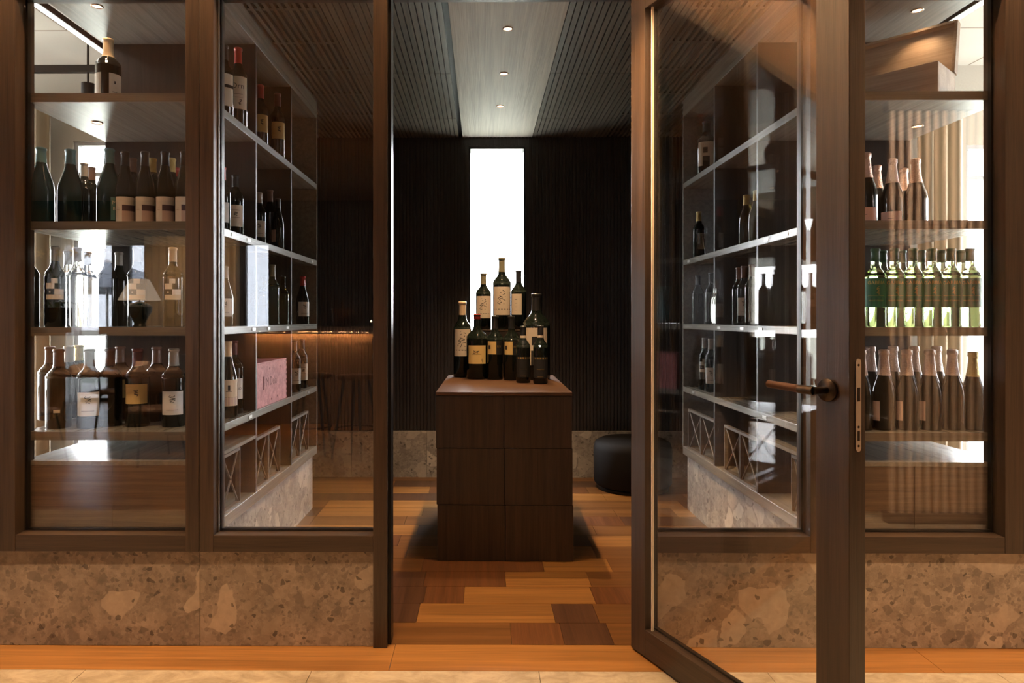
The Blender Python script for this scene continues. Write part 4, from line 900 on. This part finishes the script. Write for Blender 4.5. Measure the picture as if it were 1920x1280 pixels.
def lamp(px, v, label, zb=1.146):
    t = empty('table_lamp', (U(px, v), YV(v)-.2, zb)); tag(t, label, 'lamp')
    MB().lathe([(0, 0), (.075, 0), (.07, .015), (.06, .03), (.085, .09), (.135, .18), (.14, .23), (.10, .27), (.05, .285), (.03, .30), (0, .30)], 32).build('vase_base', plain('green_glaze', (.008, .03, .022), .08, coat=.6), t)
    MB().tube((0, 0, .30), (0, 0, .36), .008).build('stem', RIM, t)
    MB().lathe([(.235, .31), (.105, .56), (.103, .56), (.233, .31)], 32).build('lamp_shade', plain('shade_daylight_glow', (.62, .52, .42), .8, emit=(1, .74, .52), es=.75), t)  # glow stands in for daylight falling on the cream shade
lamp(246, 8.0, 'table lamp with tapered cream shade and green vase base, mirrored at left')
t = empty('ice_bucket', (U(635, 8.0), cy-.2, 1.146)); tag(t, 'bronze ice bucket on the mirrored counter', 'bucket')
MB().lathe([(0, .0), (.10, 0), (.125, .2), (.128, .21), (.12, .21), (.095, .01), (0, .01)], 32).build('bucket_body', plain('bronze', (.20, .10, .05), .3, .9), t)
t = empty('candle_light', (U(692, 8.0), cy-.15, 1.146)); tag(t, 'small glowing tea light at the right end of the counter', 'candle')
MB().lathe([(0, 0), (.03, 0), (.03, .05), (.0, .05)], 20).build('candle_cup', BRONZE, t); MB().lathe([(0, .0505), (.012, .055), (.008, .075), (0, .085)], 12).build('flame', BULB, t)
# planter console with orchid
v = 6.5; t = empty('planter_console', (U(50, v), YV(v), 0)); tag(t, 'pale oak console mirrored at the left edge', 'console')
MB().box(-.55, .16, -.35, 0, 0, 1.10).build('console_body', LIGHTO, t, .002); MB().box(-.56, .21, -.36, .01, 1.101, 1.155).build('console_top', DARKW, t, .002)
t = empty('potted_orchid', (U(82, v), YV(v)-.17, 1.156)); tag(t, 'orchid in a black rectangular pot mirrored at far left', 'plant')
MB().box(-.125, .125, -.08, .08, 0, .19).build('pot', BLACK, t, .003)
pet = plain('yellow_petal', (.62, .40, .08), .6); leafm = plain('orchid_leaf', (.05, .09, .03), .5); rr2 = random.Random(2)
mb = MB(); fm = MB()
for i in range(7):
    a = rr2.uniform(-1, 1); p = Vector((rr2.uniform(-.08, .08), rr2.uniform(-.03, .03), .19)); pts = [p]
    for s_ in range(7): p = p+Vector((a*.03*(s_*.35+.3)+rr2.uniform(-.008, .008), rr2.uniform(-.01, .01), .075)); pts.append(p)
    mb.path([tuple(q) for q in pts], .004, 6)
    if i % 2 == 0:
        c_ = pts[-1]
        for k_ in range(5):
            an = k_*2*PI/5; e_ = c_+Vector((.05*math.cos(an), .01, .05*math.sin(an))); s1 = c_+Vector((.028*math.cos(an+.5), -.004, .028*math.sin(an+.5))); s2 = c_+Vector((.028*math.cos(an-.5), -.004, .028*math.sin(an-.5)))
            fm.add([c_, s1, e_, s2, c_+Vector((0, .006, 0))], [(0, 1, 2, 3), (4, 3, 2, 1)])
mb.build('stems', leafm, t); fm.build('blossoms', pet, t)
mb = MB()
for i in range(9):
    a = rr2.uniform(0, 2*PI); d = Vector((math.cos(a), math.sin(a)*.4, 0)); c_ = Vector((d.x*.04, d.y*.04, .19)); L = []
    for s_ in range(5): L.append(c_+d*(.05*s_)+Vector((0, 0, .05*s_-.012*s_*s_)))
    wv = Vector((-d.y, d.x, 0)).normalized()
    for s_ in range(4):
        w0 = .018*math.sin(PI*(s_+.4)/5); w1 = .018*math.sin(PI*(s_+1.4)/5); up = Vector((0, 0, .002))
        mb.add([L[s_]-wv*w0, L[s_]+wv*w0, L[s_+1]+wv*w1, L[s_+1]-wv*w1, L[s_]-wv*w0+up, L[s_]+wv*w0+up, L[s_+1]+wv*w1+up, L[s_+1]-wv*w1+up], [(3, 2, 1, 0), (4, 5, 6, 7)], 0, True)
mb.build('leaves', leafm, t)
curtain('curtain', H(276)+.03, H(455), -4.85, .02, 2.45, CURT2, 'olive brown curtain between the mirrored dining room windows')
def sheer(name, x0, x1, y, z0, z1, label):
    m = bpy.data.materials.new('sheer_voile'); m.use_nodes = True; n = m.node_tree.nodes; l = m.node_tree.links; n.clear()
    o_ = n.new('ShaderNodeOutputMaterial'); a = n.new('ShaderNodeBsdfTransparent'); b = n.new('ShaderNodeBsdfTranslucent'); b.inputs[0].default_value = (.8, .78, .74, 1)
    x = n.new('ShaderNodeMixShader'); x.inputs[0].default_value = .6; l.new(a.outputs[0], x.inputs[1]); l.new(b.outputs[0], x.inputs[2]); l.new(x.outputs[0], o_.inputs[0])
    curtain(name, x0, x1, y, z0, z1, m, label, .03, .09)
sheer('sheer_curtain', H(106), H(168), -4.80, .02, 2.42, 'sheer white curtain half drawn over the mirrored left window')
# grey banquette block
t = empty('banquette', (U(300, 7.3), YV(7.3)+.0, 0)); tag(t, 'dark grey banquette end mirrored behind the lower bottles', 'bench')
MB().box(-.02, .62, -.33, -.02, .09, .46).build('seat_block', plain('grey_felt', (.10, .10, .11), .8), t, .006); MB().box(.02, .58, -.3, -.06, 0, .089).build('foot', BLACK, t)
MB().box(-.02, .62, -.45, -.335, .09, .84).build('backrest', MATS['grey_felt'], t, .006)
# bar stools
for i, (px, v) in enumerate(((585, 6.35), (668, 6.2))):
    t = empty('bar_stool', (U(px, v), YV(v), 0), .4*i); tag(t, 'bar stool with splayed dark legs before the counter, %s one' % ('left', 'right')[i], 'stool', 'bar stools at the counter')
    MB().lathe([(0, .70), (.18, .70), (.19, .715), (.185, .735), (0, .74)], 28).build('seat', SMOKED, t)
    for a in (PI/4, 3*PI/4, 5*PI/4, 7*PI/4): MB().tube((.11*math.cos(a), .11*math.sin(a), .70), (.22*math.cos(a), .22*math.sin(a), 0), .014, .009).build('leg', DARKW, t)
    MB().lathe([(.175, .25), (.185, .25), (.185, .262), (.175, .262), (.175, .25)], 28).build('foot_ring', BLACK, t)
# slatted screen right of the lens, mirrored in the right glass
v = 4.22; t = empty('slatted_screen', (U(1670, v), YV(v), 0)); tag(t, 'pale vertical slatted screen mirrored in the right glass', 'screen')
MB().box(-.02, 1.9, -.06, .02, 0, .06).build('base', DARKW, t, .002); MB().box(-.02, 1.9, -.05, .01, 2.5, 2.56).build('top_rail', DARKW, t, .002)
for i in range(34): MB().box(i*.053, i*.053+.027, -.035, -.005, .0605, 2.4995).build('slat', wood('slat_oak', (.40, .30, .22), (.60, .46, .34), 'Z', .5), t)
